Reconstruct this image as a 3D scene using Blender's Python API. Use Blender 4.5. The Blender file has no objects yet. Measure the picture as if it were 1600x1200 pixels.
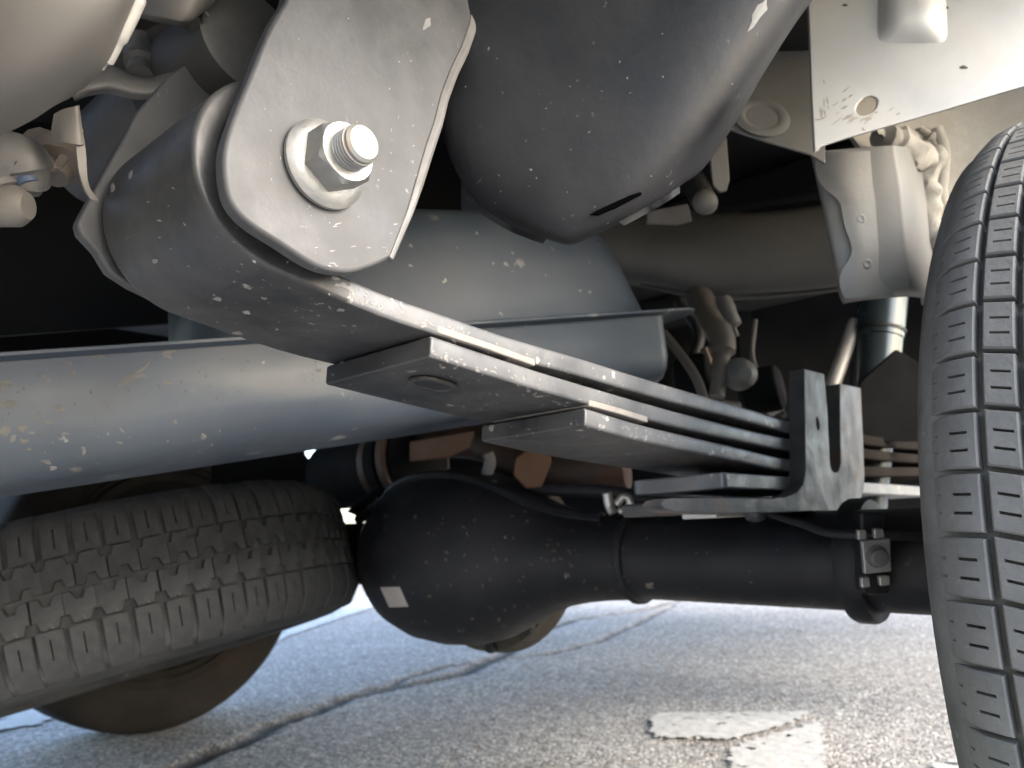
import bpy, bmesh, math, random
import numpy as np
from mathutils import Vector, Matrix, noise
random.seed(7)
sc = bpy.context.scene
COL = sc.collection
R_ = math.radians

# ------------------------------------------------------------------ camera
# truck axes: X to the truck's right, Y forward, Z up, rear axle over Y = 0, ground Z = 0 (metres)
F = 1230.0
CAMP = Vector((0.17494, -0.59856, 0.29751))
AX = Vector((0.7464076, -0.15769175, -0.64653616))
AY = Vector((0.6638496, 0.1082779, 0.73998622))
AZ = Vector((-0.04668414, -0.98153411, 0.18550305))
def ray(px, py):
    c = Vector(((px - 800) / F, (py - 600) / F, 1))
    return Vector((AX.dot(c), AY.dot(c), AZ.dot(c)))
def at(px, py, d=None, x=None, y=None, z=None):
    """a point of the truck seen along a line of sight: at a distance, or where it meets a plane of the truck"""
    r = ray(px, py)
    if x is not None: t = (x - CAMP.x) / r.x
    elif y is not None: t = (y - CAMP.y) / r.y
    elif z is not None: t = (z - CAMP.z) / r.z
    else: t = d
    return CAMP + r * t
cd = bpy.data.cameras.new('camera')
cam = bpy.data.objects.new('camera', cd); COL.objects.link(cam)
right = Vector((AX.x, AY.x, AZ.x)); down = Vector((AX.y, AY.y, AZ.y)); fwd = Vector((AX.z, AY.z, AZ.z))
M = Matrix((right, -down, -fwd)).transposed().to_4x4(); M.translation = CAMP
cam.matrix_world = M
cd.sensor_width = 36; cd.lens = 36 * F / 1600
cd.clip_start = 0.01; cd.clip_end = 2000
cd.dof.use_dof = True; cd.dof.focus_distance = 0.30; cd.dof.aperture_fstop = 17
sc.camera = cam

# ------------------------------------------------------------------ sky, sun, exposure
SUN_EL, SUN_AZ = 32, 78         # height of the sun and its bearing, clockwise from the truck's forward direction
w = bpy.data.worlds.new('World'); sc.world = w; w.use_nodes = True
nt = w.node_tree; nt.nodes.clear()
sky = nt.nodes.new('ShaderNodeTexSky'); sky.sky_type = 'NISHITA'; sky.sun_disc = False
sky.sun_elevation = R_(SUN_EL); sky.sun_rotation = R_(SUN_AZ)
sky.air_density = 1.0; sky.dust_density = 2.2; sky.ozone_density = 1.0
bg = nt.nodes.new('ShaderNodeBackground'); bg.inputs['Strength'].default_value = 0.15
wo = nt.nodes.new('ShaderNodeOutputWorld')
nt.links.new(sky.outputs[0], bg.inputs[0]); nt.links.new(bg.outputs[0], wo.inputs[0])
sl = bpy.data.lights.new('sun', 'SUN'); sl.energy = 0.65; sl.angle = R_(26); sl.color = (1, 0.96, 0.91)
so = bpy.data.objects.new('sun', sl); COL.objects.link(so)
sd = Vector((math.sin(R_(SUN_AZ)) * math.cos(R_(SUN_EL)), math.cos(R_(SUN_AZ)) * math.cos(R_(SUN_EL)), math.sin(R_(SUN_EL))))
so.rotation_euler = sd.to_track_quat('Z', 'Y').to_euler(); so.location = (3, -3, 5)
sc.view_settings.view_transform = 'Standard'; sc.view_settings.look = 'None'
sc.view_settings.exposure = 2.65; sc.view_settings.gamma = 1; sc.view_settings.use_curve_mapping = False
sc.render.engine = 'CYCLES'
sc.cycles.max_bounces = 10; sc.cycles.diffuse_bounces = 6; sc.cycles.use_denoising = True

# ------------------------------------------------------------------ materials
def mat(name, col, rough=.5, metal=0., var=.25, vscale=14, bump=.15, bscale=180, dust=None, dust_amt=.35, dust_scale=9,
        specks=None, speck_scale=70, speck_size=.16, rust=None, rust_amt=.5, rust_scale=22, rust_y=None, rvar=.2, spec=.5, scratch=0., dens=.72):
    m = bpy.data.materials.new(name); m.use_nodes = True
    n = m.node_tree.nodes; l = m.node_tree.links; b = n['Principled BSDF']
    tc = n.new('ShaderNodeTexCoord'); P = tc.outputs['Object']
    def tex(scale, detail=6, rough_=.6, dist=0.):
        t = n.new('ShaderNodeTexNoise'); t.inputs['Scale'].default_value = scale; t.inputs['Detail'].default_value = detail
        t.inputs['Roughness'].default_value = rough_; t.inputs['Distortion'].default_value = dist; l.new(P, t.inputs['Vector']); return t
    def ramp(fac, a, bb, ca=0., cb=1.):
        r = n.new('ShaderNodeMapRange'); r.inputs['From Min'].default_value = a; r.inputs['From Max'].default_value = bb
        r.inputs['To Min'].default_value = ca; r.inputs['To Max'].default_value = cb; r.clamp = True; l.new(fac, r.inputs['Value']); return r.outputs[0]
    def mix(fac, a, c):
        x = n.new('ShaderNodeMix'); x.data_type = 'RGBA'
        for s, v in ((0, fac), (6, a), (7, c)):
            if hasattr(v, 'is_linked'): l.new(v, x.inputs[s])
            else: x.inputs[s].default_value = v if s == 0 else (*v, 1)
        return x.outputs[2]
    def mul(a, c):
        x = n.new('ShaderNodeMath'); x.operation = 'MULTIPLY'
        for i, v in enumerate((a, c)):
            if hasattr(v, 'is_linked'): l.new(v, x.inputs[i])
            else: x.inputs[i].default_value = v
        return x.outputs[0]
    t1 = tex(vscale)
    c = mix(ramp(t1.outputs[0], .3, .7), tuple(v * (1 - var) for v in col), tuple(min(1, v * (1 + var)) for v in col))
    rn = tex(vscale * 2.3, 5)
    rr = ramp(rn.outputs[0], .3, .7, max(.03, rough - rvar / 2), min(1, rough + rvar / 2))
    met = None
    if rust:
        t = tex(rust_scale, 8, .7, .6); f = ramp(t.outputs[0], .62 - .25 * rust_amt, .78 - .25 * rust_amt)
        if rust_y:
            s = n.new('ShaderNodeSeparateXYZ'); l.new(P, s.inputs[0]); f = mul(f, ramp(s.outputs[1], *rust_y))
        t2 = tex(60); rc = mix(t2.outputs[0], tuple(v * .5 for v in rust), tuple(min(1, v * 1.5) for v in rust))
        c = mix(f, c, rc)
        x = n.new('ShaderNodeMapRange'); x.inputs['To Min'].default_value = metal; x.inputs['To Max'].default_value = 0; l.new(f, x.inputs['Value']); met = x.outputs[0]
    if dust:
        t = tex(dust_scale, 9, .68, .3); f = mul(ramp(t.outputs[0], .38, .75), dust_amt)
        c = mix(f, c, dust); rr2 = n.new('ShaderNodeMath'); rr2.operation = 'ADD'; rr2.use_clamp = True
        l.new(rr, rr2.inputs[0]); l.new(mul(f, .5), rr2.inputs[1]); rr = rr2.outputs[0]
    if scratch:
        mp = n.new('ShaderNodeMapping'); mp.inputs['Scale'].default_value = (40, 600, 260); mp.inputs['Rotation'].default_value = (.3, .5, .7); l.new(P, mp.inputs[0])
        t = n.new('ShaderNodeTexNoise'); t.inputs['Scale'].default_value = 1.; t.inputs['Detail'].default_value = 3; l.new(mp.outputs[0], t.inputs['Vector'])
        t3 = tex(30, 3)
        f = mul(mul(ramp(t.outputs[0], .68, .74), ramp(t3.outputs[0], .5, .6)), scratch); c = mix(f, c, (.45, .44, .42))
    if specks:
        wv = tex(140, 4); va = n.new('ShaderNodeVectorMath'); va.operation = 'SCALE'; va.inputs['Scale'].default_value = .011; l.new(wv.outputs['Color'], va.inputs[0])
        ad = n.new('ShaderNodeVectorMath'); l.new(P, ad.inputs[0]); l.new(va.outputs[0], ad.inputs[1])
        for k, (sca, siz) in enumerate(((speck_scale, speck_size), (speck_scale * 3.1, speck_size * .8))):
            v = n.new('ShaderNodeTexVoronoi'); v.inputs['Scale'].default_value = sca; l.new(ad.outputs[0], v.inputs['Vector'])
            f1 = ramp(v.outputs['Distance'], siz * .75, siz, 1, 0)
            s = n.new('ShaderNodeSeparateColor'); l.new(v.outputs['Color'], s.inputs[0])
            f2 = ramp(s.outputs[0], dens, dens + .02)
            t4 = tex(11, 3); f = mul(mul(mul(f1, f2), ramp(t4.outputs[0], .47, .6)), .75)
            c = mix(f, c, specks)
    l.new(c, b.inputs['Base Color']); l.new(rr, b.inputs['Roughness'])
    if met is not None: l.new(met, b.inputs['Metallic'])
    else: b.inputs['Metallic'].default_value = metal
    b.inputs['Specular IOR Level'].default_value = spec
    if bump:
        tb = tex(bscale, 8, .65); tb2 = tex(bscale / 7, 3)
        ad = n.new('ShaderNodeMath'); l.new(tb.outputs[0], ad.inputs[0]); l.new(tb2.outputs[0], ad.inputs[1])
        bu = n.new('ShaderNodeBump'); bu.inputs['Strength'].default_value = bump; bu.inputs['Distance'].default_value = .002
        l.new(ad.outputs[0], bu.inputs['Height']); l.new(bu.outputs[0], b.inputs['Normal'])
    return m
DUST = (.34, .31, .27); WHITE = (.62, .59, .54); RUST = (.12, .052, .022)
MT = {}
MT['shackle'] = mat('shackle_paint', (.04, .042, .045), .47, .0, .3, 18, .1, 160, dust=(.15, .148, .146), dust_amt=.62, dust_scale=22, specks=WHITE, speck_scale=60, speck_size=.12, spec=.6, scratch=.7)
MT['edge'] = mat('shackle_lip_paint', (.1, .1, .1), .4, .0, .3, 40, .2, 160, dust=DUST, dust_amt=.4)
MT['spring_edge'] = mat('lit_worn_leaf_edge', (.115, .12, .127), .38, .1, .25, 30, .12, 220, dust=(.26, .245, .22), dust_amt=.3, dust_scale=30, specks=WHITE, speck_scale=110, speck_size=.22, rust=RUST, rust_amt=.35, rust_scale=30, rust_y=(-.2, 0), spec=.6, scratch=.5)  # worn side faces, lightened further to stand in for light from the right
MT['spring'] = mat('spring_paint', (.025, .027, .03), .42, .0, .25, 20, .12, 200, dust=DUST, dust_amt=.22, dust_scale=16, specks=WHITE, speck_scale=85, speck_size=.2, rust=RUST, rust_amt=.45, rust_scale=26, rust_y=(-.25, -.02), spec=.6, scratch=.25)
MT['spring_eye'] = mat('spring_eye_paint', (.035, .037, .041), .45, .0, .25, 20, .12, 200, dust=DUST, dust_amt=.12, specks=WHITE, speck_scale=85, speck_size=.2, scratch=.4)
MT['pad'] = mat('pad_plastic', (.27, .255, .235), .7, 0, .2, 60, .3, 250, dust=(.25, .2, .15), dust_amt=.6, dust_scale=60)
MT['zinc'] = mat('zinc_plating', (.34, .34, .33), .42, .75, .12, 60, .15, 400, dust=(.4, .39, .36), dust_amt=.6, dust_scale=40, rust=(.3, .17, .08), rust_amt=.1, rust_scale=60)
MT['rubber'] = mat('bush_rubber', (.018, .018, .019), .6, 0, .3, 30, .2, 200)
MT['axle'] = mat('axle_paint', (.006, .0065, .009), .5, 0, .3, 12, .12, 90, dust=(.05, .047, .042), dust_amt=.25, dust_scale=12, specks=(.3, .25, .19), speck_scale=40, speck_size=.15)
MT['tyre'] = mat('tyre_rubber', (.115, .116, .111), .8, 0, .2, 30, .3, 300, dust=(.27, .262, .245), dust_amt=.6, dust_scale=18, specks=(.4, .38, .34), speck_scale=90, speck_size=.09, spec=.35)
MT['tyre_old'] = mat('old_tyre_rubber', (.036, .037, .038), .8, 0, .25, 30, .35, 260, dust=(.13, .13, .127), dust_amt=.6, dust_scale=20, specks=(.34, .3, .24), speck_scale=70, speck_size=.16, spec=.3)
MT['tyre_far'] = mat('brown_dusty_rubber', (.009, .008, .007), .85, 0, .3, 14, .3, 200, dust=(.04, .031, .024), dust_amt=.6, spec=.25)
MT['tank'] = mat('tank_paint_sky_tint', (.048, .066, .088), .4, .0, .12, 7, .04, 60, dust=(.13, .13, .13), dust_amt=.3, dust_scale=12, specks=(.42, .4, .35), speck_scale=30, speck_size=.2, spec=.8, dens=.6)  # the blue of the reflected sky is put into this base colour
MT['plastic'] = mat('black_plastic', (.009, .0095, .011), .45, 0, .3, 10, .1, 140, dust=(.05, .05, .054), dust_amt=.4, dust_scale=14, specks=(.3, .29, .28), speck_scale=80, speck_size=.08, spec=.35, scratch=.25)
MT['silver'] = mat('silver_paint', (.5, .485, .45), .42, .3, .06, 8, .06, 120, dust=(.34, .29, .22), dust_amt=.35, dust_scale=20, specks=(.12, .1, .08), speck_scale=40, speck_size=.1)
MT['under'] = mat('underbody_grey', (.115, .117, .116), .6, .1, .12, 10, .15, 120, dust=(.2, .197, .19), dust_amt=.35, dust_scale=10)
MT['silver_matt'] = mat('undercoat_silver', (.235, .233, .223), .55, .15, .12, 10, .15, 120, dust=(.31, .3, .28), dust_amt=.35, dust_scale=10)
MT['beige'] = mat('wheelhouse_primer', (.55, .52, .46), .7, 0, .12, 22, .5, 70, dust=(.42, .36, .28), dust_amt=.6, dust_scale=20)
MT['sealant'] = mat('sealant', (.56, .53, .47), .75, 0, .12, 30, .9, 60, dust=(.2, .17, .13), dust_amt=.6, dust_scale=35)
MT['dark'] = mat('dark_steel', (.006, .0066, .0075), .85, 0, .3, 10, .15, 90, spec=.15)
MT['void'] = mat('deep_slot', (.002, .002, .002), .95, 0, .1, 10, 0, 90, spec=0)
MT['floor'] = mat('cargo_floor_paint', (.015, .016, .016), .6, 0, .3, 6, .1, 60)
MT['bumper'] = mat('bumper_paint', (.16, .15, .135), .5, .15, .05, 5, .03, 150, dust=(.2, .185, .165), dust_amt=.2, dust_scale=6)
MT['hanger'] = mat('hanger_paint', (.05, .05, .05), .45, .0, .2, 14, .2, 120, dust=(.2, .19, .17), dust_amt=.35)
MT['grey'] = mat('grey_bracket_paint', (.12, .12, .117), .5, .1, .2, 14, .2, 120, dust=DUST, dust_amt=.4)
MT['brown'] = mat('rusty_brown_steel', (.12, .056, .024), .7, 0, .2, 16, .2, 120)
MT['leaf_rust_shade'] = mat('shaded_rusty_leaf', (.014, .0125, .0115), .95, 0, .3, 24, .3, 160, dust=(.035, .028, .022), dust_amt=.4, dust_scale=40, spec=.03)  # brown forward run of the leaves, darkened and dulled to stand in for shade
MT['rustpipe'] = mat('rusty_pipe', (.085, .06, .047), .6, .2, .3, 16, .2, 120, rust=RUST, rust_amt=.5)
MT['steel'] = mat('worn_steel', (.06, .062, .065), .42, .3, .3, 24, .25, 160, dust=(.2, .185, .165), dust_amt=.4, dust_scale=30, rust=RUST, rust_amt=.35, rust_scale=20, spec=.6)
MT['cable'] = mat('cable_sheath', (.1, .085, .07), .6, 0, .2, 20, .1, 100)
MT['shock'] = mat('shock_paint', (.05, .066, .072), .22, .2, .1, 10, .03, 100, spec=.7)
MT['sticker'] = mat('paper_sticker', (.42, .38, .35), .7, 0, .1, 40, .1, 100)
MT['bright'] = mat('bare_bright_metal', (.6, .58, .54), .35, .7, .1, 40, .15, 200)
MT['tape'] = mat('blue_tape', (.07, .1, .16), .5)
MT['paint'] = mat('road_paint', (.46, .46, .445), .8, 0, .15, 60, .8, 140, dust=(.3, .3, .29), dust_amt=.5, dust_scale=70)

def ground_mat():
    m = bpy.data.materials.new('asphalt'); m.use_nodes = True
    n = m.node_tree.nodes; l = m.node_tree.links; b = n['Principled BSDF']
    tc = n.new('ShaderNodeTexCoord')
    v = n.new('ShaderNodeTexVoronoi'); v.inputs['Scale'].default_value = 210; l.new(tc.outputs['Object'], v.inputs['Vector'])
    s = n.new('ShaderNodeSeparateColor'); l.new(v.outputs['Color'], s.inputs[0])
    cr = n.new('ShaderNodeValToRGB'); e = cr.color_ramp.elements
    e[0].position = 0; e[0].color = (.145, .137, .125, 1); e[1].position = 1; e[1].color = (.6, .575, .54, 1)
    for p, c in ((.45, (.28, .268, .25, 1)), (.8, (.4, .384, .36, 1))): q = e.new(p); q.color = c
    l.new(s.outputs[0], cr.inputs[0])
    t = n.new('ShaderNodeTexNoise'); t.inputs['Scale'].default_value = 5; t.inputs['Detail'].default_value = 8; l.new(tc.outputs['Object'], t.inputs['Vector'])
    mx = n.new('ShaderNodeMix'); mx.data_type = 'RGBA'; mx.blend_type = 'MULTIPLY'; mx.inputs[0].default_value = .5
    l.new(cr.outputs[0], mx.inputs[6]); r2 = n.new('ShaderNodeValToRGB'); r2.color_ramp.elements[0].position = .3; r2.color_ramp.elements[0].color = (.66, .64, .62, 1); r2.color_ramp.elements[1].position = .7
    l.new(t.outputs[0], r2.inputs[0]); l.new(r2.outputs[0], mx.inputs[7])
    at_ = n.new('ShaderNodeAttribute'); at_.attribute_name = 'dirt'
    t3 = n.new('ShaderNodeTexNoise'); t3.inputs['Scale'].default_value = 60; l.new(tc.outputs['Object'], t3.inputs['Vector'])
    dm = n.new('ShaderNodeMix'); dm.data_type = 'RGBA'; l.new(t3.outputs[0], dm.inputs[0]); dm.inputs[6].default_value = (.02, .018, .014, 1); dm.inputs[7].default_value = (.06, .048, .03, 1)
    m2 = n.new('ShaderNodeMix'); m2.data_type = 'RGBA'; l.new(at_.outputs['Fac'], m2.inputs[0]); l.new(mx.outputs[2], m2.inputs[6]); l.new(dm.outputs[2], m2.inputs[7])
    l.new(m2.outputs[2], b.inputs['Base Color']); b.inputs['Roughness'].default_value = .8
    bu = n.new('ShaderNodeBump'); bu.inputs['Strength'].default_value = .9; bu.inputs['Distance'].default_value = .0025; bu.invert = True
    l.new(v.outputs['Distance'], bu.inputs['Height']); l.new(bu.outputs[0], b.inputs['Normal'])
    return m
MT['mud2'] = mat('brown_mud', (.07, .058, .042), .9, 0, .3, 60, .3, 200)
MT['asphalt'] = ground_mat()

# ------------------------------------------------------------------ builders
def thing(name, label, cat, loc=(0, 0, 0), group=None):
    o = bpy.data.objects.new(name, None); COL.objects.link(o); o.location = loc; o.empty_display_size = .05
    o['label'] = label; o['category'] = cat
    if group: o['group'] = group
    return o
def tag(o, label, cat, group=None):
    o['label'] = label; o['category'] = cat
    if group: o['group'] = group
    return o
def worldpos(o):
    p = Vector(o.location)
    while o.parent: o = o.parent; p += Vector(o.location)
    return p
def link(name, bm, m, parent=None, bevel=0, seg=2, angle=35, sharp=40, local=False, label=None, kind=None, subsurf=0):
    """bm in truck coordinates; the object's origin is its parent's base"""
    me = bpy.data.meshes.new(name)
    bmesh.ops.recalc_face_normals(bm, faces=bm.faces[:])
    if parent is not None and not local: bmesh.ops.translate(bm, verts=bm.verts[:], vec=-worldpos(parent))
    bm.to_mesh(me); bm.free()
    me.materials.append(MT[m] if isinstance(m, str) else m)
    for p in me.polygons: p.use_smooth = True
    me.set_sharp_from_angle(angle=R_(sharp))
    o = bpy.data.objects.new(name, me); COL.objects.link(o)
    if parent is not None: o.parent = parent
    if subsurf:
        s = o.modifiers.new('s', 'SUBSURF'); s.levels = s.render_levels = subsurf
    if bevel:
        b = o.modifiers.new('b', 'BEVEL'); b.width = bevel; b.segments = seg; b.limit_method = 'ANGLE'; b.angle_limit = R_(angle); b.harden_normals = True
    if label: o['label'] = label
    if kind: o['kind'] = kind
    return o
def plate(outer, vec, holes=(), bm=None):
    bm = bm or bmesh.new(); vec = Vector(vec)
    es = []
    for lp in [outer, *holes]:
        vs = [bm.verts.new(p) for p in lp]
        es += [bm.edges.new((vs[i], vs[(i + 1) % len(vs)])) for i in range(len(vs))]
    if holes:
        g = bmesh.ops.triangle_fill(bm, use_beauty=True, use_dissolve=False, edges=es)
        fs = [f for f in g['geom'] if isinstance(f, bmesh.types.BMFace)]
    else: fs = [bm.faces.new([e.verts[0] if False else v for v in vs for e in [None]])] if False else [bm.faces.new(vs)]
    r = bmesh.ops.extrude_face_region(bm, geom=fs)
    bmesh.ops.translate(bm, verts=[v for v in r['geom'] if isinstance(v, bmesh.types.BMVert)], vec=vec)
    if not any(f in r['geom'] for f in fs):
        pass
    return bm
def prism(outer, vec, holes=(), bm=None):
    """closed solid: a polygon (with holes) pushed along vec"""
    bm = bm or bmesh.new(); vec = Vector(vec)
    caps = []
    loops = []
    for off in (Vector(), vec):
        lps = []; es = []
        for lp in [outer, *holes]:
            vs = [bm.verts.new(Vector(p) + off) for p in lp]; lps.append(vs)
            es += [bm.edges.new((vs[i], vs[(i + 1) % len(vs)])) for i in range(len(vs))]
        if holes: bmesh.ops.triangle_fill(bm, use_beauty=True, use_dissolve=False, edges=es)
        else: bm.faces.new(lps[0])
        loops.append(lps)
    for A, B in zip(*loops):
        for i in range(len(A)):
            j = (i + 1) % len(A); bm.faces.new((A[i], A[j], B[j], B[i]))
    return bm
def smooth_loop(pts, k=4, keep=()):
    """closed Catmull-Rom through the points"""
    n = len(pts); out = []
    P = [Vector(p) for p in pts]
    for i in range(n):
        a, b, c, d = P[i - 1], P[i], P[(i + 1) % n], P[(i + 2) % n]
        for s in range(k):
            t = s / k
            out.append(.5 * ((2 * b) + (c - a) * t + (2 * a - 5 * b + 4 * c - d) * t * t + (3 * b - a - 3 * c + d) * t ** 3))
    return out
def spline(pts, k=6):
    P = [Vector(p) for p in pts]; P = [2 * P[0] - P[1]] + P + [2 * P[-1] - P[-2]]; out = []
    for i in range(1, len(P) - 2):
        a, b, c, d = P[i - 1:i + 3]
        for s in range(k):
            t = s / k
            out.append(.5 * ((2 * b) + (c - a) * t + (2 * a - 5 * b + 4 * c - d) * t * t + (3 * b - a - 3 * c + d) * t ** 3))
    out.append(P[-2]); return out
def loft(rings, closed=False, caps=True, bm=None):
    bm = bm or bmesh.new()
    V = [[bm.verts.new(p) for p in r] for r in rings]; n = len(V[0])
    m = len(V)
    for i in range(m if closed else m - 1):
        for j in range(n):
            A, B = V[i], V[(i + 1) % m]
            bm.faces.new((A[j], A[(j + 1) % n], B[(j + 1) % n], B[j]))
    if caps and not closed:
        bm.faces.new(V[0]); bm.faces.new(V[-1])
    return bm
def tube(path, rad, seg=12, bm=None, k=6, caps=True):
    pts = spline(path, k) if len(path) > 2 else [Vector(p) for p in path]
    rings = []
    up = None
    for i, p in enumerate(pts):
        t = (pts[min(i + 1, len(pts) - 1)] - pts[max(i - 1, 0)]).normalized()
        if up is None: up = t.orthogonal().normalized()
        u = (up - t * up.dot(t)).normalized(); v = t.cross(u); up = u
        r = rad[min(len(rad) - 1, round(i / max(1, len(pts) - 1) * (len(rad) - 1)))] if isinstance(rad, (list, tuple)) else rad
        rings.append([p + r * (math.cos(2 * math.pi * s / seg) * u + math.sin(2 * math.pi * s / seg) * v) for s in range(seg)])
    return loft(rings, caps=caps, bm=bm)
def lathe(prof, origin, axis, seg=48, bm=None, closed=False, ref=None):
    """prof: (along, radius) pairs turned about the axis"""
    bm = bm or bmesh.new(); axis = Vector(axis).normalized(); o = Vector(origin)
    u = (Vector(ref) if ref else axis.orthogonal()); u = (u - axis * u.dot(axis)).normalized(); v = axis.cross(u)
    rings = [[o + axis * a + r * (math.cos(2 * math.pi * s / seg) * u + math.sin(2 * math.pi * s / seg) * v) for s in range(seg)] for a, r in prof]
    return loft(rings, closed=closed, caps=not closed, bm=bm)
def box(lo, hi, bm=None):
    x0, y0, z0 = lo; x1, y1, z1 = hi
    return prism([(x0, y0, z0), (x1, y0, z0), (x1, y1, z0), (x0, y1, z0)], (0, 0, z1 - z0), bm=bm)
def sheet(rows, thick, k=5, away=None, bm=None):
    """smooth skin through a grid of points, given a real thickness (pushed away from the viewer side)"""
    bm = bm or bmesh.new()
    rr = [spline(r, k) for r in rows]
    cols = [spline([r[j] for r in rr], k) for j in range(len(rr[0]))]
    G = [[cols[j][i] for j in range(len(cols))] for i in range(len(cols[0]))]
    ni, nj = len(G), len(G[0])
    N = [[None] * nj for _ in range(ni)]
    for i in range(ni):
        for j in range(nj):
            a = G[min(i + 1, ni - 1)][j] - G[max(i - 1, 0)][j]; b = G[i][min(j + 1, nj - 1)] - G[i][max(j - 1, 0)]
            nn = a.cross(b); nn = nn.normalized() if nn.length > 1e-12 else Vector((0, 1, 0))
            if nn.dot(G[i][j] - CAMP if away is None else away) < 0: nn.negate()
            N[i][j] = nn
    A = [[bm.verts.new(G[i][j]) for j in range(nj)] for i in range(ni)]
    B = [[bm.verts.new(G[i][j] + N[i][j] * thick) for j in range(nj)] for i in range(ni)]
    for i in range(ni - 1):
        for j in range(nj - 1):
            bm.faces.new((A[i][j], A[i][j + 1], A[i + 1][j + 1], A[i + 1][j])); bm.faces.new((B[i][j], B[i + 1][j], B[i + 1][j + 1], B[i][j + 1]))
    ring = [(0, j) for j in range(nj)] + [(i, nj - 1) for i in range(1, ni)] + [(ni - 1, j) for j in range(nj - 2, -1, -1)] + [(i, 0) for i in range(ni - 2, 0, -1)]
    for q in range(len(ring)):
        (a, b), (c, d) = ring[q], ring[(q + 1) % len(ring)]
        bm.faces.new((A[a][b], A[c][d], B[c][d], B[a][b]))
    return bm

# ------------------------------------------------------------------ the ground
def build_ground():
    # a fine sheet under the truck (stones as relief, cracks sunk in it) joined to a coarse one that reaches the horizon
    x0, x1, y0, y1, st = -2.6, .45, -.55, 2.4, .0085
    nx, ny = int((x1 - x0) / st) + 1, int((y1 - y0) / st) + 1
    X, Y = np.meshgrid(np.linspace(x0, x1, nx), np.linspace(y0, y1, ny))
    def crack(px, wd):
        P = [at(a, b, z=0) for a, b in px]; P = np.array([(p.x, p.y) for p in P])
        rng = np.random.default_rng(len(px)); Q = [P[0]]
        for a, b in zip(P[:-1], P[1:]):
            L = np.hypot(*(b - a)); m = max(2, int(L / .03)); nrm = np.array([-(b - a)[1], (b - a)[0]]) / max(L, 1e-6)
            for s in range(1, m + 1): Q.append(a + (b - a) * s / m + nrm * rng.normal() * .006)
        Q = np.array(Q); D = np.full(X.shape, 9.)
        for a, b in zip(Q[:-1], Q[1:]):
            ab = b - a; t = np.clip(((X - a[0]) * ab[0] + (Y - a[1]) * ab[1]) / max(ab @ ab, 1e-9), 0, 1)
            D = np.minimum(D, np.hypot(X - a[0] - t * ab[0], Y - a[1] - t * ab[1]))
        return np.clip(1.35 - D / wd, 0, 1)
    d = crack([(180, 1230), (300, 1192), (430, 1132), (540, 1092), (620, 1073), (720, 1052), (790, 1020), (830, 990), (900, 968), (1000, 953), (1060, 938), (1130, 900)], .021)
    d = np.maximum(d, .75 * crack([(560, 1085), (700, 1040), (860, 1022), (940, 1000), (1010, 968), (1050, 945)], .012))
    rng = np.random.default_rng(3)
    Z = rng.normal(size=X.shape) * .0006 - .009 * d
    edge = np.minimum.reduce([X - x0, x1 - X, Y - y0, y1 - Y]); Z[edge < .004] = 0
    big = 400.
    V = np.stack([X, Y, Z], -1).reshape(-1, 3)
    idx = np.arange(nx * ny).reshape(ny, nx)
    Fq = np.stack([idx[:-1, :-1], idx[:-1, 1:], idx[1:, 1:], idx[1:, :-1]], -1).reshape(-1, 4)
    extra = [(-big, -big, 0), (big, -big, 0), (big, big, 0), (-big, big, 0)]
    nb = len(V); V = np.vstack([V, extra])
    c = [idx[0, 0], idx[0, -1], idx[-1, -1], idx[-1, 0]]
    outer = []
    sides = [list(idx[0, :]), list(idx[:, -1]), list(idx[-1, ::-1]), list(idx[::-1, 0])]
    for s in range(4): outer.append(tuple(int(v) for v in ([nb + s] + [nb + (s + 1) % 4] + list(sides[s][::-1]))))
    me = bpy.data.meshes.new('ground')
    me.from_pydata(V.tolist(), [], [tuple(map(int, q)) for q in Fq] + outer)
    a = me.attributes.new('dirt', 'FLOAT', 'POINT'); dd = np.zeros(len(V), np.float32); dd[:nb] = d.reshape(-1); a.data.foreach_set('value', dd)
    for p in me.polygons: p.use_smooth = True
    me.materials.append(MT['asphalt'])
    o = bpy.data.objects.new('ground', me); COL.objects.link(o); o['kind'] = 'structure'
build_ground()
def marking(px, step=.006, wear=.62, zz=.004, seed=0.):
    P = [at(a, b, z=zz) for a, b in px]
    xs = [p.x for p in P]; ys = [p.y for p in P]
    bm = bmesh.new(); nx = int((max(xs) - min(xs)) / step) + 1; ny = int((max(ys) - min(ys)) / step) + 1
    vs = {}
    def inside(x, y):
        r = False
        for i in range(len(P)):
            a, b = P[i], P[i - 1]
            if (a.y > y) != (b.y > y) and x < (b.x - a.x) * (y - a.y) / (b.y - a.y) + a.x: r = not r
        return r
    def gv(i, j):
        if (i, j) not in vs: vs[i, j] = bm.verts.new((min(xs) + i * step, min(ys) + j * step, zz + random.uniform(-.0008, .0008)))
        return vs[i, j]
    for i in range(nx):
        for j in range(ny):
            x, y = min(xs) + (i + .5) * step, min(ys) + (j + .5) * step
            q = Vector((x * 60, y * 60, seed))
            if inside(x + .008 * noise.noise(q * 1.5), y + .008 * noise.noise(q * 1.5 + Vector((9, 3, 1)))) and noise.noise(q * .8) + .7 * noise.noise(q * 2.1) < wear:
                bm.faces.new((gv(i, j), gv(i + 1, j), gv(i + 1, j + 1), gv(i, j + 1)))
    o = link('road_marking', bm, 'paint'); o['kind'] = 'structure'
    return o
marking([(1016, 1120), (1040, 1112), (1150, 1113), (1268, 1110), (1245, 1124), (1190, 1142), (1140, 1154), (1022, 1151)], seed=1.)
marking([(1142, 1168), (1175, 1156), (1235, 1140), (1283, 1124), (1288, 1170), (1296, 1290), (1150, 1290)], seed=4.)
marking([(1455, 1194), (1500, 1186), (1530, 1300), (1465, 1300)], seed=7.)
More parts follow.
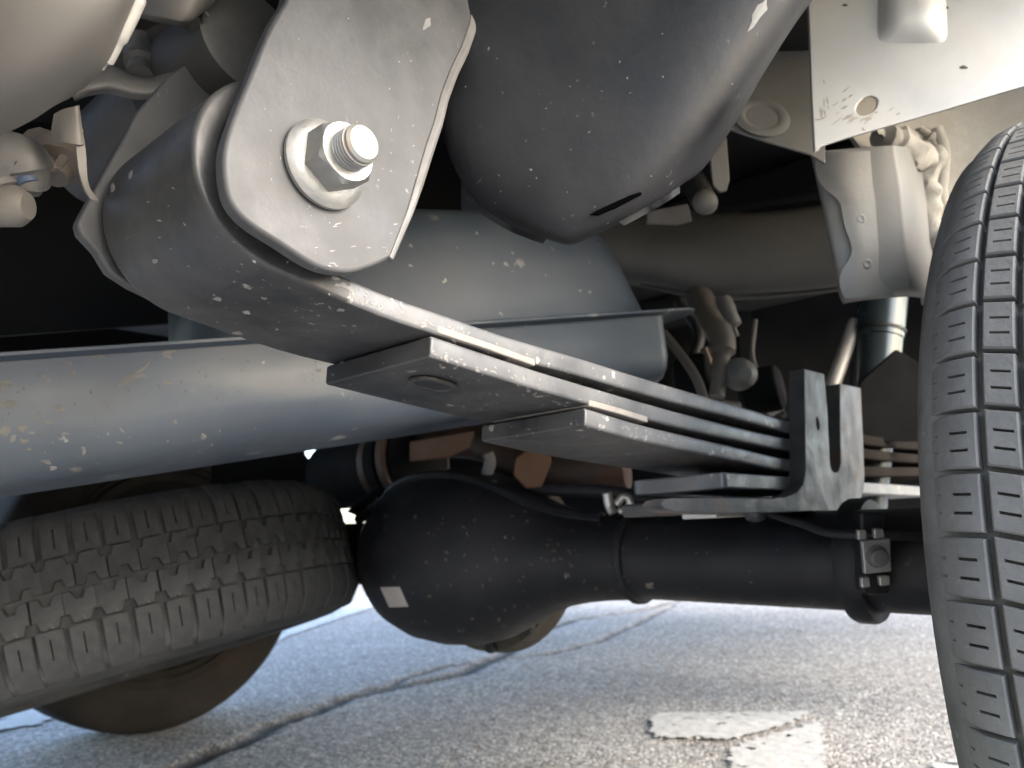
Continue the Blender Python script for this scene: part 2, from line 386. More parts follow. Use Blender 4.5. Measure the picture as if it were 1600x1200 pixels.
marking([(380, 1003), (450, 968), (520, 948), (592, 930), (600, 944), (530, 966), (455, 992), (395, 1022)], step=.02, seed=11., wear=.6)
marking([(-60, 1120), (70, 1096), (110, 1108), (60, 1130), (-60, 1150)], step=.012, seed=13., wear=.5)  # bright sunlit ground at far left, put in as pale paint

# ------------------------------------------------------------------ the truck's body above (blocks the sky, as it does there)
tb = thing('truck_underbody', 'dark underside of the truck bed roofing over the axle and spring', 'truck body', (-.55, 1.0, .62))
bm = box((-1.38, -.60, .640), (.245, 2.1, .66)); link('floor_panel', bm, 'floor', tb)
for yy in (-.35, .12, .42, .85, 1.3):
    link('floor_rib', box((-1.3, yy, .600), (-.02, yy + .06, .6395)), 'floor', tb, bevel=.006)
link('side_panel', box((.245, -.62, .62), (.275, .02 - .36, 1.05)), 'silver', tb, bevel=.004)
link('side_panel', prism([(.246, -.339, .72), (.246, .34, .72), (.246, .36, .60), (.246, 2.1, .60), (.246, 2.1, 1.05), (.246, -.339, 1.05)], (.03, 0, 0)), 'silver', tb, bevel=.004)
link('side_panel', box((-1.41, -.62, .58), (-1.381, 2.1, 1.05)), 'silver', tb, bevel=.004)
link('cab', box((-1.38, 1.3, .661), (.244, 2.1, 1.85)), 'silver', tb, bevel=.02)
link('tailgate', box((-1.38, -.64, .661), (.244, -.601, 1.05)), 'silver', tb, bevel=.004)
link('rear_light_blocker', box((-1.40, -.69, .28), (.24, -.66, .66)), 'silver', tb, bevel=.01)  # unseen drop panel behind the camera, added to cut light from the rear
link('frame_rail', box((-.98, -.5, .5), (-.92, 2.0, .5999)), 'dark', tb, bevel=.005)


# ------------------------------------------------------------------ leaf spring
XR, XL = -.060, -.134
def strip(path, th, xr=XR, xl=XL, rr=.0028, taper=None):
    """a spring leaf: rounded bar section swept along (y, z) points that run along its top face"""
    pts = spline([(0, y, z) for y, z in path], 5); rings = []
    for i, p in enumerate(pts):
        t = (pts[min(i + 1, len(pts) - 1)] - pts[max(i - 1, 0)]).normalized(); nrm = Vector((0, -t.z, t.y))
        if nrm.z < 0 and False: nrm.negate()
        h = th if taper is None else taper(i / (len(pts) - 1)) * th
        ring = []
        for cx, cz, a0 in ((xr - rr, -rr, 0), (xl + rr, -rr, 90), (xl + rr, -h + rr, 180), (xr - rr, -h + rr, 270)):
            for k in range(4):
                a = R_(a0 + 30 * k); ring.append(Vector((cx + rr * math.cos(a), 0, 0)) + p + nrm * (cz + rr * math.sin(a)))
        rings.append(ring)
    return loft(rings)
spr = thing('leaf_spring', 'grey stack of spring leaves rising from the axle to the rolled eye at the shackle', 'leaf spring', (-.097, 0, .316))
EYE = (-.447, .4285); RE = .0375
ear = []
tl = .0098
for k in range(0, 29):
    a = R_(-84 - k * 10.4)      # from under the eye, round its rear, over the top
    ear.append((EYE[0] + RE * math.cos(a), EYE[1] + RE * math.sin(a)))
low = [(.80, .390), (.60, .383), (.42, .378), (.30, .374), (.2, .372), (.1, .3715), (0, .3710), (-.057, .3739), (-.12, .3768), (-.185, .3796), (-.235, .3823), (-.28, .3850), (-.33, .3872), (-.37, .3905), (-.405, .3935)]
# main leaf: its top face continues as the inside of the eye
main = [(y, z) for y, z in low] + [(EYE[0] + (RE - tl) * math.cos(R_(-84 - k * 10.4)), EYE[1] + (RE - tl) * math.sin(R_(-84 - k * 10.4))) for k in range(1, 29)]
def strip_dir(path, th, xr=XR, xl=XL, rr=.0019):
    pts = spline([(0, y, z) for y, z in path], 3); rings = []
    for i, p in enumerate(pts):
        t = (pts[min(i + 1, len(pts) - 1)] - pts[max(i - 1, 0)]).normalized(); nrm = Vector((0, t.z, -t.y))   # travelling rearward: up
        ring = []
        for cx, cz, a0 in ((xr - rr, -rr, 0), (xl + rr, -rr, 90), (xl + rr, -th + rr, 180), (xr - rr, -th + rr, 270)):
            for k in range(4):
                a = R_(a0 + 30 * k); ring.append(Vector((cx + rr * math.cos(a), 0, 0)) + p + nrm * (cz + rr * math.sin(a)))
        rings.append(ring)
    return loft(rings)
link('leaf', strip_dir(main, tl), 'spring', spr, label='longest top leaf rolled into an eye')
L2 = [(.65, .368), (.28, .3595), (.1, .3585), (-.0087, .3576), (-.1, .3607), (-.186, .3648), (-.28, .3712), (-.333, .3757), (-.3795, .3803)]
link('leaf', strip_dir(L2, .0097), 'spring', spr, bevel=.0012, angle=50)
L3 = [(.55, .352), (.2, .343), (.1, .3415), (-.014, .3418), (-.11, .3472), (-.2146, .3532), (-.2735, .3588)]
link('leaf', strip_dir(L3, .0097), 'spring', spr, bevel=.0012, angle=50)
# short thick helper leaf, its tip cut to a blunt point
p4 = [at(1232, 745, x=XR + .001), at(1130, 734, x=XR + .001)]
zt = p4[0].z; tip = at(945, 748, z=zt - .001)
out4 = [(XR + .001, .36, zt - .003), (XR + .001, p4[1].y + .003, zt + .001), (XR - .001, p4[1].y + .0005, zt + .001), (XR - .005, p4[1].y, zt + .001), (XL + .016, p4[1].y, zt + .001), (XL + .008, p4[1].y + .0015, zt + .001), (XL + .003, p4[1].y + .006, zt + .001), (XL, p4[1].y + .014, zt + .001), (XL, .02, zt), (XL, .36, zt - .003)]
link('leaf', prism(out4, (0, 0, -.0105)), 'spring', spr, bevel=.0032, seg=3, label='short thick bottom helper leaf with a blunt tip')
for q, (yy0, yy1, zz0, zz1) in enumerate(((-.376, -.312, .3815, .3752), (-.27, -.214, .3596, .3549))):
    r = prism([(XL + .004, yy0, zz0 + .0003), (XR + .0002, yy0, zz0 + .0003), (XR + .0002, (yy0 + yy1) / 2, (zz0 + zz1) / 2 + .0006), (XR + .0002, yy1, zz1 + .0003), (XL + .004, yy1, zz1 + .0005)], (0, 0, .0036))
    link('silencer_pad', r, 'pad', spr, bevel=.0008)
# clip slots on the underside of leaves two and three
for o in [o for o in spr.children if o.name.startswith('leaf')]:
    o.data.materials.append(MT['spring_edge']); o.data.materials.append(MT['leaf_rust_shade'])
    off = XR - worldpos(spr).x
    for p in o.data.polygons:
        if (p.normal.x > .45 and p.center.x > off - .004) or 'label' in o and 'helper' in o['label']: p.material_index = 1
        if p.center.y < -.418: p.material_index = 0
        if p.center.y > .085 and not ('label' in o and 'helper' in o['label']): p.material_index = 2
def slot(px, py, zpl, lx, ly, tilt):
    c = at(px, py, z=zpl); t = Vector((0, math.cos(tilt), math.sin(tilt))); u = Vector((1, 0, 0)); nrm = u.cross(t)
    def stad(a, b, off):
        pts = []
        for k in range(16):
            an = 2 * math.pi * k / 16; s = (1 if math.cos(an) >= 0 else -1) * max(0, b - a)
            pts.append(c + t * (s + a * math.cos(an)) + u * (a * math.sin(an)) - nrm * off)
        return pts
    rim = loft([stad(lx, ly, -.001), stad(lx, ly, .0004), stad(lx * .8, ly * .86, .0005), stad(lx * .66, ly * .76, -.0008)], caps=False)
    s = link('slot_rim', rim, 'spring', spr)
    link('slot_hole', prism(stad(lx * .62, ly * .62, .0005), -nrm * -.001), 'rubber', s, local=True) if False else None
    h = prism(stad(lx * .66, ly * .76, -.0001), nrm * .001); link('slot_hole', h, 'rubber', spr)
slot(676, 602, .3662, .0085, .0125, -.11)
slot(897, 694, .3465, .0085, .0125, -.08)
# eye bush
bm = lathe([(XL + .004, RE - tl - .0005), (XR - .003, RE - tl - .0005), (XR + .001, RE - tl - .002), (XR + .003, .020), (XR + .0045, .015), (XL - .003, .015), (XL + .001, RE - tl - .003)], (0, EYE[0], EYE[1]), (1, 0, 0), 40)
link('eye_bush', bm, 'rubber', spr)

# ------------------------------------------------------------------ spring shackle
shk = thing('spring_shackle', 'grey shackle plates hanging at the spring eye with a galvanised nut and bolt', 'spring shackle', (-.047, EYE[0], EYE[1]))
XS = -.0455
pp = [(530, -260), (462, -60), (446, 0), (420, 45), (396, 105), (372, 165), (353, 222), (350, 262), (357, 305), (375, 335), (402, 358), (440, 382), (480, 408), (513, 422), (550, 425), (588, 414), (612, 404), (624, 385), (640, 330), (652, 288), (668, 232), (682, 190), (692, 150), (706, 112), (724, 75), (736, 40), (742, 0), (748, -60), (770, -260)]
cv = spline([at(a, b, x=XS) for a, b in pp[2:17]], 4)
out = [at(a, b, x=XS) for a, b in pp[:2]] + cv + [at(a, b, x=XS) for a, b in pp[17:]]
link('outer_plate', prism(out, (-.0065, 0, 0)), 'shackle', shk, bevel=.0018, seg=3, angle=30)
# lip turned outward along the plate's forward edge
le = [at(a, b, x=XS) for a, b in [(611, 405), (640, 330), (652, 288), (668, 232), (682, 190), (692, 150), (706, 112), (724, 75), (736, 40), (742, 0), (748, -60), (770, -260)]]
rings = []
for i, p in enumerate(le):
    t = (le[min(i + 1, len(le) - 1)] - le[max(i - 1, 0)]).normalized(); n_ = Vector((1, 0, 0)).cross(t)
    if n_.y < 0: n_.negate()
    g = min(1, .35 + i * .25)
    rings.append([p + n_ * -.0012 + Vector((-.002, 0, 0)), p + n_ * -.0014 + Vector((.0004, 0, 0)), p + n_ * .0012 * g + Vector((.0014 * g, 0, 0)), p + n_ * .0032 * g + Vector((.0008 * g, 0, 0)), p + n_ * .0030 * g + Vector((-.004, 0, 0))])
link('plate_lip', loft(rings), 'edge', shk, bevel=.0006)
XI = XL - .004
pi_ = [(365, 40), (335, 62), (262, 120), (215, 175), (165, 265), (128, 332), (120, 348), (124, 364), (150, 392), (170, 425), (205, 448), (250, 470), (306, 492), (400, 480), (480, 380), (480, 200), (440, 40)]
out = [at(a, b, x=XI) for a, b in pi_]
link('inner_plate', prism(out, (-.006, 0, 0)), 'shackle', shk, bevel=.0015, seg=2, angle=30)
AXY = (-.4435, .4295)
bm = lathe([(-.0445, .0165), (-.0430, .0165), (-.0415, .0150), (-.0400, .0122)], (0, *AXY), (1, 0, 0), 48, ref=(0, 0, 1))
nut = link('flange_nut', bm, 'zinc', shk, sharp=30)
hx = []
for k in range(6):
    a = R_(60 * k + 23); hx.append((a, .0123))
rings = []
for xx, ff in ((-.0415, 1.), (-.0318, 1.), (-.0302, .9)):
    ring = []
    for k in range(6):
        a0 = R_(60 * k + 23); a1 = R_(60 * (k + 1) + 23)
        for s in range(4):
            p0 = Vector((0, math.cos(a0), math.sin(a0))) * .0123; p1 = Vector((0, math.cos(a1), math.sin(a1))) * .0123
            q = p0.lerp(p1, s / 4)
            if ff < 1: q = q.normalized() * min(q.length, .0107)
            ring.append(Vector((xx, *AXY)) + q)
    rings.append(ring)
link('hex_nut', loft(rings), 'zinc', nut, sharp=25, local=False, bevel=.0003)
prof = [(-.0320, .0069)]
x = -.0320
while x < -.0245:
    prof += [(x, .0064), (x + .0005, .0073), (x + .0008, .0073), (x + .0013, .0064)]; x += .0014
prof += [(x, .0068), (x + .0010, .0068), (x + .0021, .0058)]
link('bolt', lathe(prof, (0, *AXY), (1, 0, 0), 36), 'zinc', shk, sharp=30)
# upper mount of the shackle
um = thing('shackle_hanger', 'dark tube with a grey collar crossing above the shackle at upper left', 'spring hanger', at(345, 60, x=-.15))
c = at(392, 62, x=-.12)
link('hanger_tube', lathe([(-.17, .026), (-.02, .026), (.0, .0245), (.001, .022)], c, (1, 0, 0), 36), 'hanger', um)
link('rubber_collar', lathe([(-.062, .0262), (-.0615, .030), (-.05, .0305), (-.0495, .0262)], c, (1, 0, 0), 36), 'rubber', um)

# ------------------------------------------------------------------ bracket plate under the spring
brk = thing('spring_bracket', 'forked steel bracket standing beside the spring leaves above the axle tube', 'bracket', at(1290, 790, x=-.05))
XB = -.048
def hole(px, py, x, ra, rb, n=14): return [Vector((x, at(px, py, x=x).y + ra * math.cos(2 * math.pi * k / n), at(px, py, x=x).z + rb * math.sin(2 * math.pi * k / n))) for k in range(n)]
pb = [(1257, 576), (1288, 584), (1293, 640), (1297, 722), (1299, 733), (1303, 738), (1308, 738), (1312, 733), (1314, 722), (1313, 660), (1313, 599), (1345, 606), (1349, 690), (1351, 745), (1350, 765), (1345, 781), (1335, 791), (1318, 797), (1240, 800), (1130, 803), (1050, 799), (1038, 795), (1033, 788), (1038, 781), (1052, 778), (1150, 778), (1205, 779), (1230, 776), (1246, 769), (1255, 757), (1259, 735)]
out = [at(a, b, x=XB) for a, b in pb]
hl = [v for v in hole(1278, 662, XB, .0032, .0052)]
link('fork_plate', prism(out, (-.0125, 0, 0), [hl]), 'steel', brk, bevel=.0026, seg=2, angle=30)
zb = at(1200, 790, x=XB).z
link('base_plate', box((-.140, -.128, zb - .003), (XB - .0116, .085, zb + .006)), 'steel', brk, bevel=.002)
for yy in (-.035, .06):
    for xx in (-.052, -.142):
        c = Vector((xx, yy, zb)); 
b2 = at(1180, 800, x=-.075)
link('rivet_head', lathe([(0, .0085), (.003, .0082), (.006, .006), (.0075, .002)], (b2.x, b2.y, zb - .003), (0, 0, -1), 24), 'steel', brk)
for px in (1115, 1275):
    c = at(px, 804, x=-.07)
    link('clip_tab', box((c.x - .012, c.y - .02, zb - .0065), (c.x + .012, c.y + .02, zb - .0031)), 'bright', brk, bevel=.0008)

# ------------------------------------------------------------------ rear axle
axl = thing('rear_axle', 'black axle tube with a bulging differential housing crossing behind the spring', 'axle', (-.45, 0, .275))
O = Vector((0, 0, .266)); D = Vector((-1, 0, .026)).normalized()
prof = [(-.09, .036), (.19, .0352), (.205, .0355), (.206, .0385), (.214, .0385), (.2145, .0365), (.24, .038), (.265, .041), (.29, .046), (.32, .057), (.345, .070), (.37, .081), (.40, .0885), (.435, .091), (.47, .0885), (.50, .080), (.52, .068), (.54, .052), (.552, .040), (.56, .0365), (.60, .036), (1.08, .036)]
link('axle_tube', lathe(prof, O, D, 56), 'axle', axl, sharp=50)
def axp(s): return O + D * s
# carrier flange on the forward side of the housing
c = axp(.435)
link('carrier_flange', lathe([(.05, .085), (.05, .098), (.078, .100), (.080, .088), (.12, .06), (.17, .04), (.20, .038)], c, (-.05, 1, -.12), 48), 'mud2', axl, sharp=40)
nutc = Vector((0, 1, -.12)).normalized()
for k in range(10):
    a = 2 * math.pi * k / 10 + .2
    u = Vector((1, 0, 0)); v = nutc.cross(u)
    p = c + nutc * .047 + u * .094 * math.cos(a) + v * .094 * math.sin(a)
    link('flange_nut', lathe([(0, .006), (-.006, .006), (-.007, .005)], p, nutc, 6), 'axle', axl)
for sx, rr_ in ((.2100, .0385),):
    wv_ = []
    bm = lathe([(sx - .004, rr_ - .002), (sx - .002, rr_ + .0012), (sx + .001, rr_ + .0016), (sx + .004, rr_ - .002)], O, D, 90)
    for v in bm.verts:
        q_ = v.co - O; ra_ = q_ - D * q_.dot(D); v.co += ra_.normalized() * .0012 * noise.noise(v.co * 160)
    link('weld_seam', bm, 'axle', axl, sharp=60)
# stiffening strut cast along the top of the housing, breather on it
st_ = []
for k in range(12):
    al = .235 + .03 * k; R0 = np.interp(al, [a for a, b in prof], [b for a, b in prof])
    up_ = Vector((0, -.42, .9)).normalized(); st_.append(O + D * al + up_ * (R0 - .001))
link('cast_rib', tube(st_, .0062, 8, k=2), 'axle', axl)
# paper label on the housing
lp = [at(594, 918, d=.79), at(624, 917, d=.79), at(637, 947, d=.79), at(610, 950, d=.79)]
ctr = sum(lp, Vector()) / 4
def onbulb(px, py, off=.0006):
    r = ray(px, py).normalized(); s = .45; best = None
    t = .3
    while t < 1.3:
        p = CAMP + r * t; q = p - O; al = q.dot(D); rad = (q - D * al).length
        R0 = np.interp(al, [a for a, b in prof], [b for a, b in prof])
        if rad <= R0 + off: return p
        t += .0004
    return CAMP + r * .8
rows = [[onbulb(594 + 30 * u + 14 * v, 918 - 1 * u + 31 * v) for u in (0, .33, .66, 1)] for v in (0, .33, .66, 1)]
link('sticker', sheet(rows, .0004, 2), 'sticker', axl)
# strap ring round the tube and the clamp with its bolt
rs = -axp(0).x + .035
s0 = (O - at(1352, 880, y=0)).x
link('ring_strap', lathe([(s0 - .008, .0362), (s0 - .008, .0425), (s0 - .005, .044), (s0 + .005, .044), (s0 + .008, .0425), (s0 + .008, .0362)], O, D, 48), 'axle', axl)
clp = thing('pipe_clamp', 'small plated clamp with a bolt head on the axle tube beside the tyre', 'clamp', at(1370, 870, d=.50))
def pf(px, py, d=.502): return at(px, py, d=d)
vw = fwd
link('clamp_plate', prism([pf(1347, 846), pf(1391, 842), pf(1393, 893), pf(1352, 897)], vw * .004), 'bright', clp, bevel=.0006)
for q in ([(1341, 829), (1354, 829), (1354, 843), (1341, 844)], [(1366, 827), (1380, 827), (1383, 840), (1367, 842)], [(1346, 903), (1358, 902), (1360, 917), (1347, 919)], [(1374, 901), (1390, 900), (1391, 914), (1376, 916)]):
    link('clip_tab', prism([pf(a, b, .503) for a, b in q], vw * .004), 'bright', clp, bevel=.0006)
link('bolt_head', lathe([(0, .0072), (.0012, .0072), (.0016, .0055), (.005, .0055), (.0056, .0045)], pf(1370, 869, .5018), -vw, 24), 'grey', clp, sharp=30)
link('clamp_stem', prism([pf(1345, 800, .512), pf(1385, 800, .512), pf(1392, 930, .512), pf(1348, 930, .512)], vw * .012), 'axle', clp, bevel=.002)
tag(link('brake_line', tube([at(1160, 785, d=.60), at(1200, 802, d=.585), at(1250, 818, d=.56), at(1290, 832, d=.535), at(1340, 836, d=.515), at(1400, 838, d=.508), at(1480, 840, d=.512)], .0028, 10), 'rubber'), 'thin black brake line running along the axle tube to the right tyre', 'brake line')

# ------------------------------------------------------------------ wheels
def carcass(r, w, base, rim_r):
    """(axial, radius) section of the tyre, closed"""
    h = w / 2
    o = [(-h * .72, base), (-h * .5, base + .0012), (0, base + .0018), (h * .5, base + .0012), (h * .72, base)]
    rgt = [(h * .84, base - .004), (h * .93, base - .014), (h * .985, base - .03), (h, base - .055), (h * .98, base - .075), (h * .9, rim_r + .022), (h * .78, rim_r + .006), (h * .70, rim_r - .004), (h * .62, rim_r - .004), (h * .6, rim_r + .01), (h * .8, base - .06), (h * .72, base - .02), (h * .4, base - .012)]
    lft = [(-a, b) for a, b in rgt][::-1]
    return o + rgt + lft
def block_mesh(name, xs, th0, th1, rf, drop, skew, sipes=(), slots=(), inset=.0007, m='tyre', poly=None, shrink=.94):
    """one tread block in wheel axes (axis X, th from the top round the rear); shared by all its copies"""
    bm = bmesh.new()
    xm = (xs[0] + xs[-1]) / 2
    def pt(x, t, dr=0.):
        r = rf(x) + dr; th = t + skew * (x - xs[0]) / rf(xm)
        return Vector((x, -r * math.sin(th), r * math.cos(th)))
    if poly:
        top = [bm.verts.new(pt(xm + (x - xm) * (shrink - .03), (t - .5 * (th0 + th1)) * shrink + .5 * (th0 + th1))) for x, t in poly]
        mid = [bm.verts.new(pt(x, t, -inset)) for x, t in poly]; bot = [bm.verts.new(pt(x, t, -drop)) for x, t in poly]
        bm.faces.new(top); n = len(poly)
        for A, B in ((top, mid), (mid, bot)):
            for i in range(n): bm.faces.new((A[i], A[(i + 1) % n], B[(i + 1) % n], B[i]))
    else:
        us = sorted(set(list(xs) + [v for a in slots for v in a])); hw = .0006 / rf(xm)
        ts = sorted([th0, th1] + [v for s in sipes for v in (th0 + (th1 - th0) * s - hw, th0 + (th1 - th0) * s + hw)])
        ei = inset; et = inset / rf(xm)
        U = lambda x: x + ei if x == us[0] else (x - ei if x == us[-1] else x)
        T = lambda t: t + et if t == ts[0] else (t - et if t == ts[-1] else t)
        G = [[bm.verts.new(pt(U(x), T(t))) for x in us] for t in ts]
        def isslot(i, j):
            return (i % 2 == 1) and any(a <= us[j] and us[j + 1] <= b for a, b in slots)
        for i in range(len(ts) - 1):
            for j in range(len(us) - 1):
                q = [G[i][j], G[i][j + 1], G[i + 1][j + 1], G[i + 1][j]]
                if len(ts) > 2 and isslot(i, j):
                    lo = [bm.verts.new(pt(us[j + (k in (1, 2))], ts[i + (k in (2, 3))], -.004)) for k in range(4)]
                    for k in range(4): bm.faces.new((q[k], q[(k + 1) % 4], lo[(k + 1) % 4], lo[k]))
                    bm.faces.new(lo)
                else: bm.faces.new(q)
        border = [G[0][j] for j in range(len(us))] + [G[i][-1] for i in range(1, len(ts))] + [G[-1][j] for j in range(len(us) - 2, -1, -1)] + [G[i][0] for i in range(len(ts) - 2, 0, -1)]
        bc = [(us[j], ts[0]) for j in range(len(us))] + [(us[-1], ts[i]) for i in range(1, len(ts))] + [(us[j], ts[-1]) for j in range(len(us) - 2, -1, -1)] + [(us[0], ts[i]) for i in range(len(ts) - 2, 0, -1)]
        mid = [bm.verts.new(pt(x, t, -inset)) for x, t in bc]; bot = [bm.verts.new(pt(x, t, -drop)) for x, t in bc]; n = len(bc)
        for A, B in ((border, mid), (mid, bot)):
            for i in range(n): bm.faces.new((A[i], A[(i + 1) % n], B[(i + 1) % n], B[i]))
    bmesh.ops.recalc_face_normals(bm, faces=bm.faces[:])
    # open underneath (it sits on the carcass): make sure the top faces outward
    me = bpy.data.meshes.new(name); bm.normal_update()
    f = max(bm.faces, key=lambda f: f.calc_area() * abs(f.calc_center_median().normalized().dot(f.normal)))
    if f.normal.dot(Vector((0, f.calc_center_median().y, f.calc_center_median().z))) < 0: bmesh.ops.reverse_faces(bm, faces=bm.faces[:])
    bm.to_mesh(me); bm.free(); me.materials.append(MT[m])
    for p in me.polygons: p.use_smooth = True
    me.set_sharp_from_angle(angle=R_(35))
    return me
def spread(me, parent, n, ph=0., jit=0.):
    for k in range(n):
        o = bpy.data.objects.new('tread_block', me); COL.objects.link(o); o.parent = parent
        o.rotation_euler = (ph + 2 * math.pi * k / n + random.uniform(-jit, jit), 0, 0)
        if jit: o.scale = (random.uniform(.985, 1.01), *[random.uniform(.995, 1.002)] * 2)
def rim(parent, r, w, m='grey'):
    h = w / 2 * .66
    p = [(-h, r), (-h, r + .008), (-h + .004, r + .008), (-h + .006, r - .002), (-h + .02, r - .018), (0, r - .024), (h - .02, r - .018), (h - .006, r - .002), (h - .004, r + .008), (h, r + .008), (h, r), (h - .015, r - .022), (h - .02, r - .05), (h - .012, .07), (h - .02, .02), (h - .024, .02), (h - .016, .068), (h - .026, r - .05), (h - .03, r - .026), (0, r - .028), (-h + .015, r - .022)]
    return link('rim', lathe(p, (0, 0, 0), (1, 0, 0), 48, closed=True), m, parent, local=True, sharp=40)

# the near wheel, road tread of four rows of blocks
RW = .265
XG = .132                       # the groove between the inner shoulder row and the next row
XC = .1595
nw = thing('road_wheel_with_tyre', 'road tyre with rows of square tread blocks standing upright under the right wheel arch', 'wheel', (XC, 0, RW))
base = RW - .0075
nw.rotation_euler = (0, R_(1.3), R_(-5))
ty = link('tyre', lathe([(a, b) for a, b in carcass(RW, .125, base, .155)], (0, 0, 0), (1, 0, 0), 96, closed=True), 'tyre', nw, local=True, sharp=50)
rim(nw, .155, .125)
def rf(x):
    a = abs(x)
    return RW - (.0004 if a < .027 else .0004 + (a - .027) * .08 if a < .037 else .0012 + (a - .037) * .42 + (a - .037) ** 2 * 26)
NB = 68; ST = 2 * math.pi / NB; gp = .0022 / RW
g0 = XG - XC                    # -.029
b1 = block_mesh('shoulder_block', [-.0585, -.051, -.045, -.0395, -.0325, g0 - .0016], gp / 2, ST - gp / 2, rf, .007, .06, sipes=(.36, .68), slots=((-.051, -.045), (-.0395, -.0325)), m='tyre')
spread(b1, ty, NB)
g1 = g0 + .0142; g2 = .0138; g3 = -g0
b2_ = block_mesh('centre_block', [g0 + .0013, g0 + .004, g1 - .0030, g1 - .0013], gp / 2, ST - gp / 2, rf, .0075, .22, sipes=(.36, .68), slots=((g0 + .004, g1 - .0030),), m='tyre')
spread(b2_, ty, NB, ST * .04)
b3_ = block_mesh('centre_block', [g1 + .0013, -.009, .009, g2 - .0013], gp / 2, ST - gp / 2, rf, .0075, .12, sipes=(.36, .68), slots=((-.009, .009),), m='tyre')
spread(b3_, ty, NB, ST * .3)
b5_ = block_mesh('centre_block', [g2 + .0013, g2 + .0030, g3 - .004, g3 - .0013], gp / 2, ST - gp / 2, rf, .0075, .22, sipes=(.36, .68), slots=((g2 + .0030, g3 - .004),), m='tyre')
spread(b5_, ty, NB, ST * .5)
b4_ = block_mesh('shoulder_block', [g3 + .0016, .0325, .0395, .045, .051, .0585], gp / 2, ST - gp / 2, rf, .007, .06, sipes=(.36, .68), slots=((.0325, .0395), (.045, .051)), m='tyre')
jb = bmesh.new()
for k in range(NB):
    n0 = len(jb.verts); jb.from_mesh(b4_); jb.verts.ensure_lookup_table()
    bmesh.ops.rotate(jb, verts=jb.verts[n0:], cent=(0, 0, 0), matrix=Matrix.Rotation(ST * (k + .5), 3, 'X'))
link('outer_tread', jb, 'tyre', ty, local=True, kind='stuff')

# the far wheel, seen only from its inner side behind the spare
fw = thing('road_wheel_with_tyre', 'brown dusty tyre on the ground behind the spare wheel', 'wheel', (-1.255, .045, RW))
fw['label'] = 'brown dusty tyre standing on the ground behind the hanging spare wheel'
p = carcass(RW, .150, RW - .001, .155)
ty2 = link('tyre', lathe(p, (0, 0, 0), (1, 0, 0), 96, closed=True), 'tyre_far', fw, local=True, sharp=50)
rim(fw, .155, .15, 'dark')
link('brake_drum', lathe([(.02, .115), (.06, .118), (.062, .105), (.075, .10)], (0, 0, 0), (1, 0, 0), 40), 'dark', fw, local=True)
for k in range(3):
    pr_ = [(.0705 - k * .0000, RW - .07 - k * .012), (.0755, RW - .071 - k * .012), (.0755, RW - .074 - k * .012), (.0705, RW - .075 - k * .012)]
    link('sidewall_ridge', lathe(pr_, (0, 0, 0), (1, 0, 0), 64, closed=True), 'tyre_far', ty2, local=True)

# the spare wheel slung flat under the bed: lugged shoulders, zigzag middle ribs
sw = thing('spare_wheel', 'dusty spare wheel with chunky lugged tread slung flat under the fuel tank', 'spare wheel', (-.729, -.237, .235))
nrm = Vector((-.225, -.131, 1)).normalized()
q = Vector((1, 0, 0)).rotation_difference(nrm); sw.rotation_mode = 'QUATERNION'; sw.rotation_quaternion = q
RS = .262; WS = .142
ty3 = link('tyre', lathe(carcass(RS, WS, RS - .0072, .155), (0, 0, 0), (1, 0, 0), 96, closed=True), 'tyre_old', sw, local=True, sharp=50)
rim(sw, .155, WS, 'grey')
def rfs(x):
    a = abs(x)
    return RS - (a * .02 if a < .045 else .0009 + (a - .045) * .35 + (a - .045) ** 2 * 16)
NS = 72; SS = 2 * math.pi / NS; gs = .0036 / RS
for sgn, ph in ((-1, 0), (1, .5)):
    e0, e1 = (.0275, .066)
    xs = [sgn * e0, sgn * .034, sgn * .05, sgn * e1]; xs.sort()
    sl_ = (tuple(sorted((sgn * .034, sgn * .05))),)
    t0, t1 = gs / 2, SS - gs / 2
    # lug with a stepped inner edge
    st_ = (t1 - t0)
    poly = [(sgn * e1, t0), (sgn * e1, t1), (sgn * .031, t1), (sgn * .0300, t0 + st_ * .62), (sgn * .0245, t0 + st_ * .55), (sgn * .0245, t0 + st_ * .12), (sgn * .031, t0)]
    # split in two by its sipe
    tm = (t0 + t1) / 2
    me = block_mesh('shoulder_lug', xs, t0, t1, rfs, .0085, .0, sipes=(.5,), slots=sl_, m='tyre_old')
    spread(me, ty3, NS, SS * ph, .0035)
for sgn, ph in ((-1, .5), (1, 0.)):
    a, b = sgn * .0014, sgn * .0262; k = sgn; n_ = .0072
    poly = [(a, -.49), (a, -.24), (a + k * n_, -.13), (a + k * n_, .13), (a, .24), (a, .49), (b - k * n_, .49), (b - k * n_, .36), (b, .26), (b, .02), (b - k * .0016, .0), (b, -.02), (b, -.26), (b - k * n_, -.36), (b - k * n_, -.49)]
    poly = [(x, t * SS) for x, t in poly]
    me = block_mesh('zigzag_block', [min(a, b), max(a, b)], -SS * .49, SS * .49, rfs, .0085, .0, poly=poly, shrink=.985, m='tyre_old')
    spread(me, ty3, NS, SS * ph, .0035)

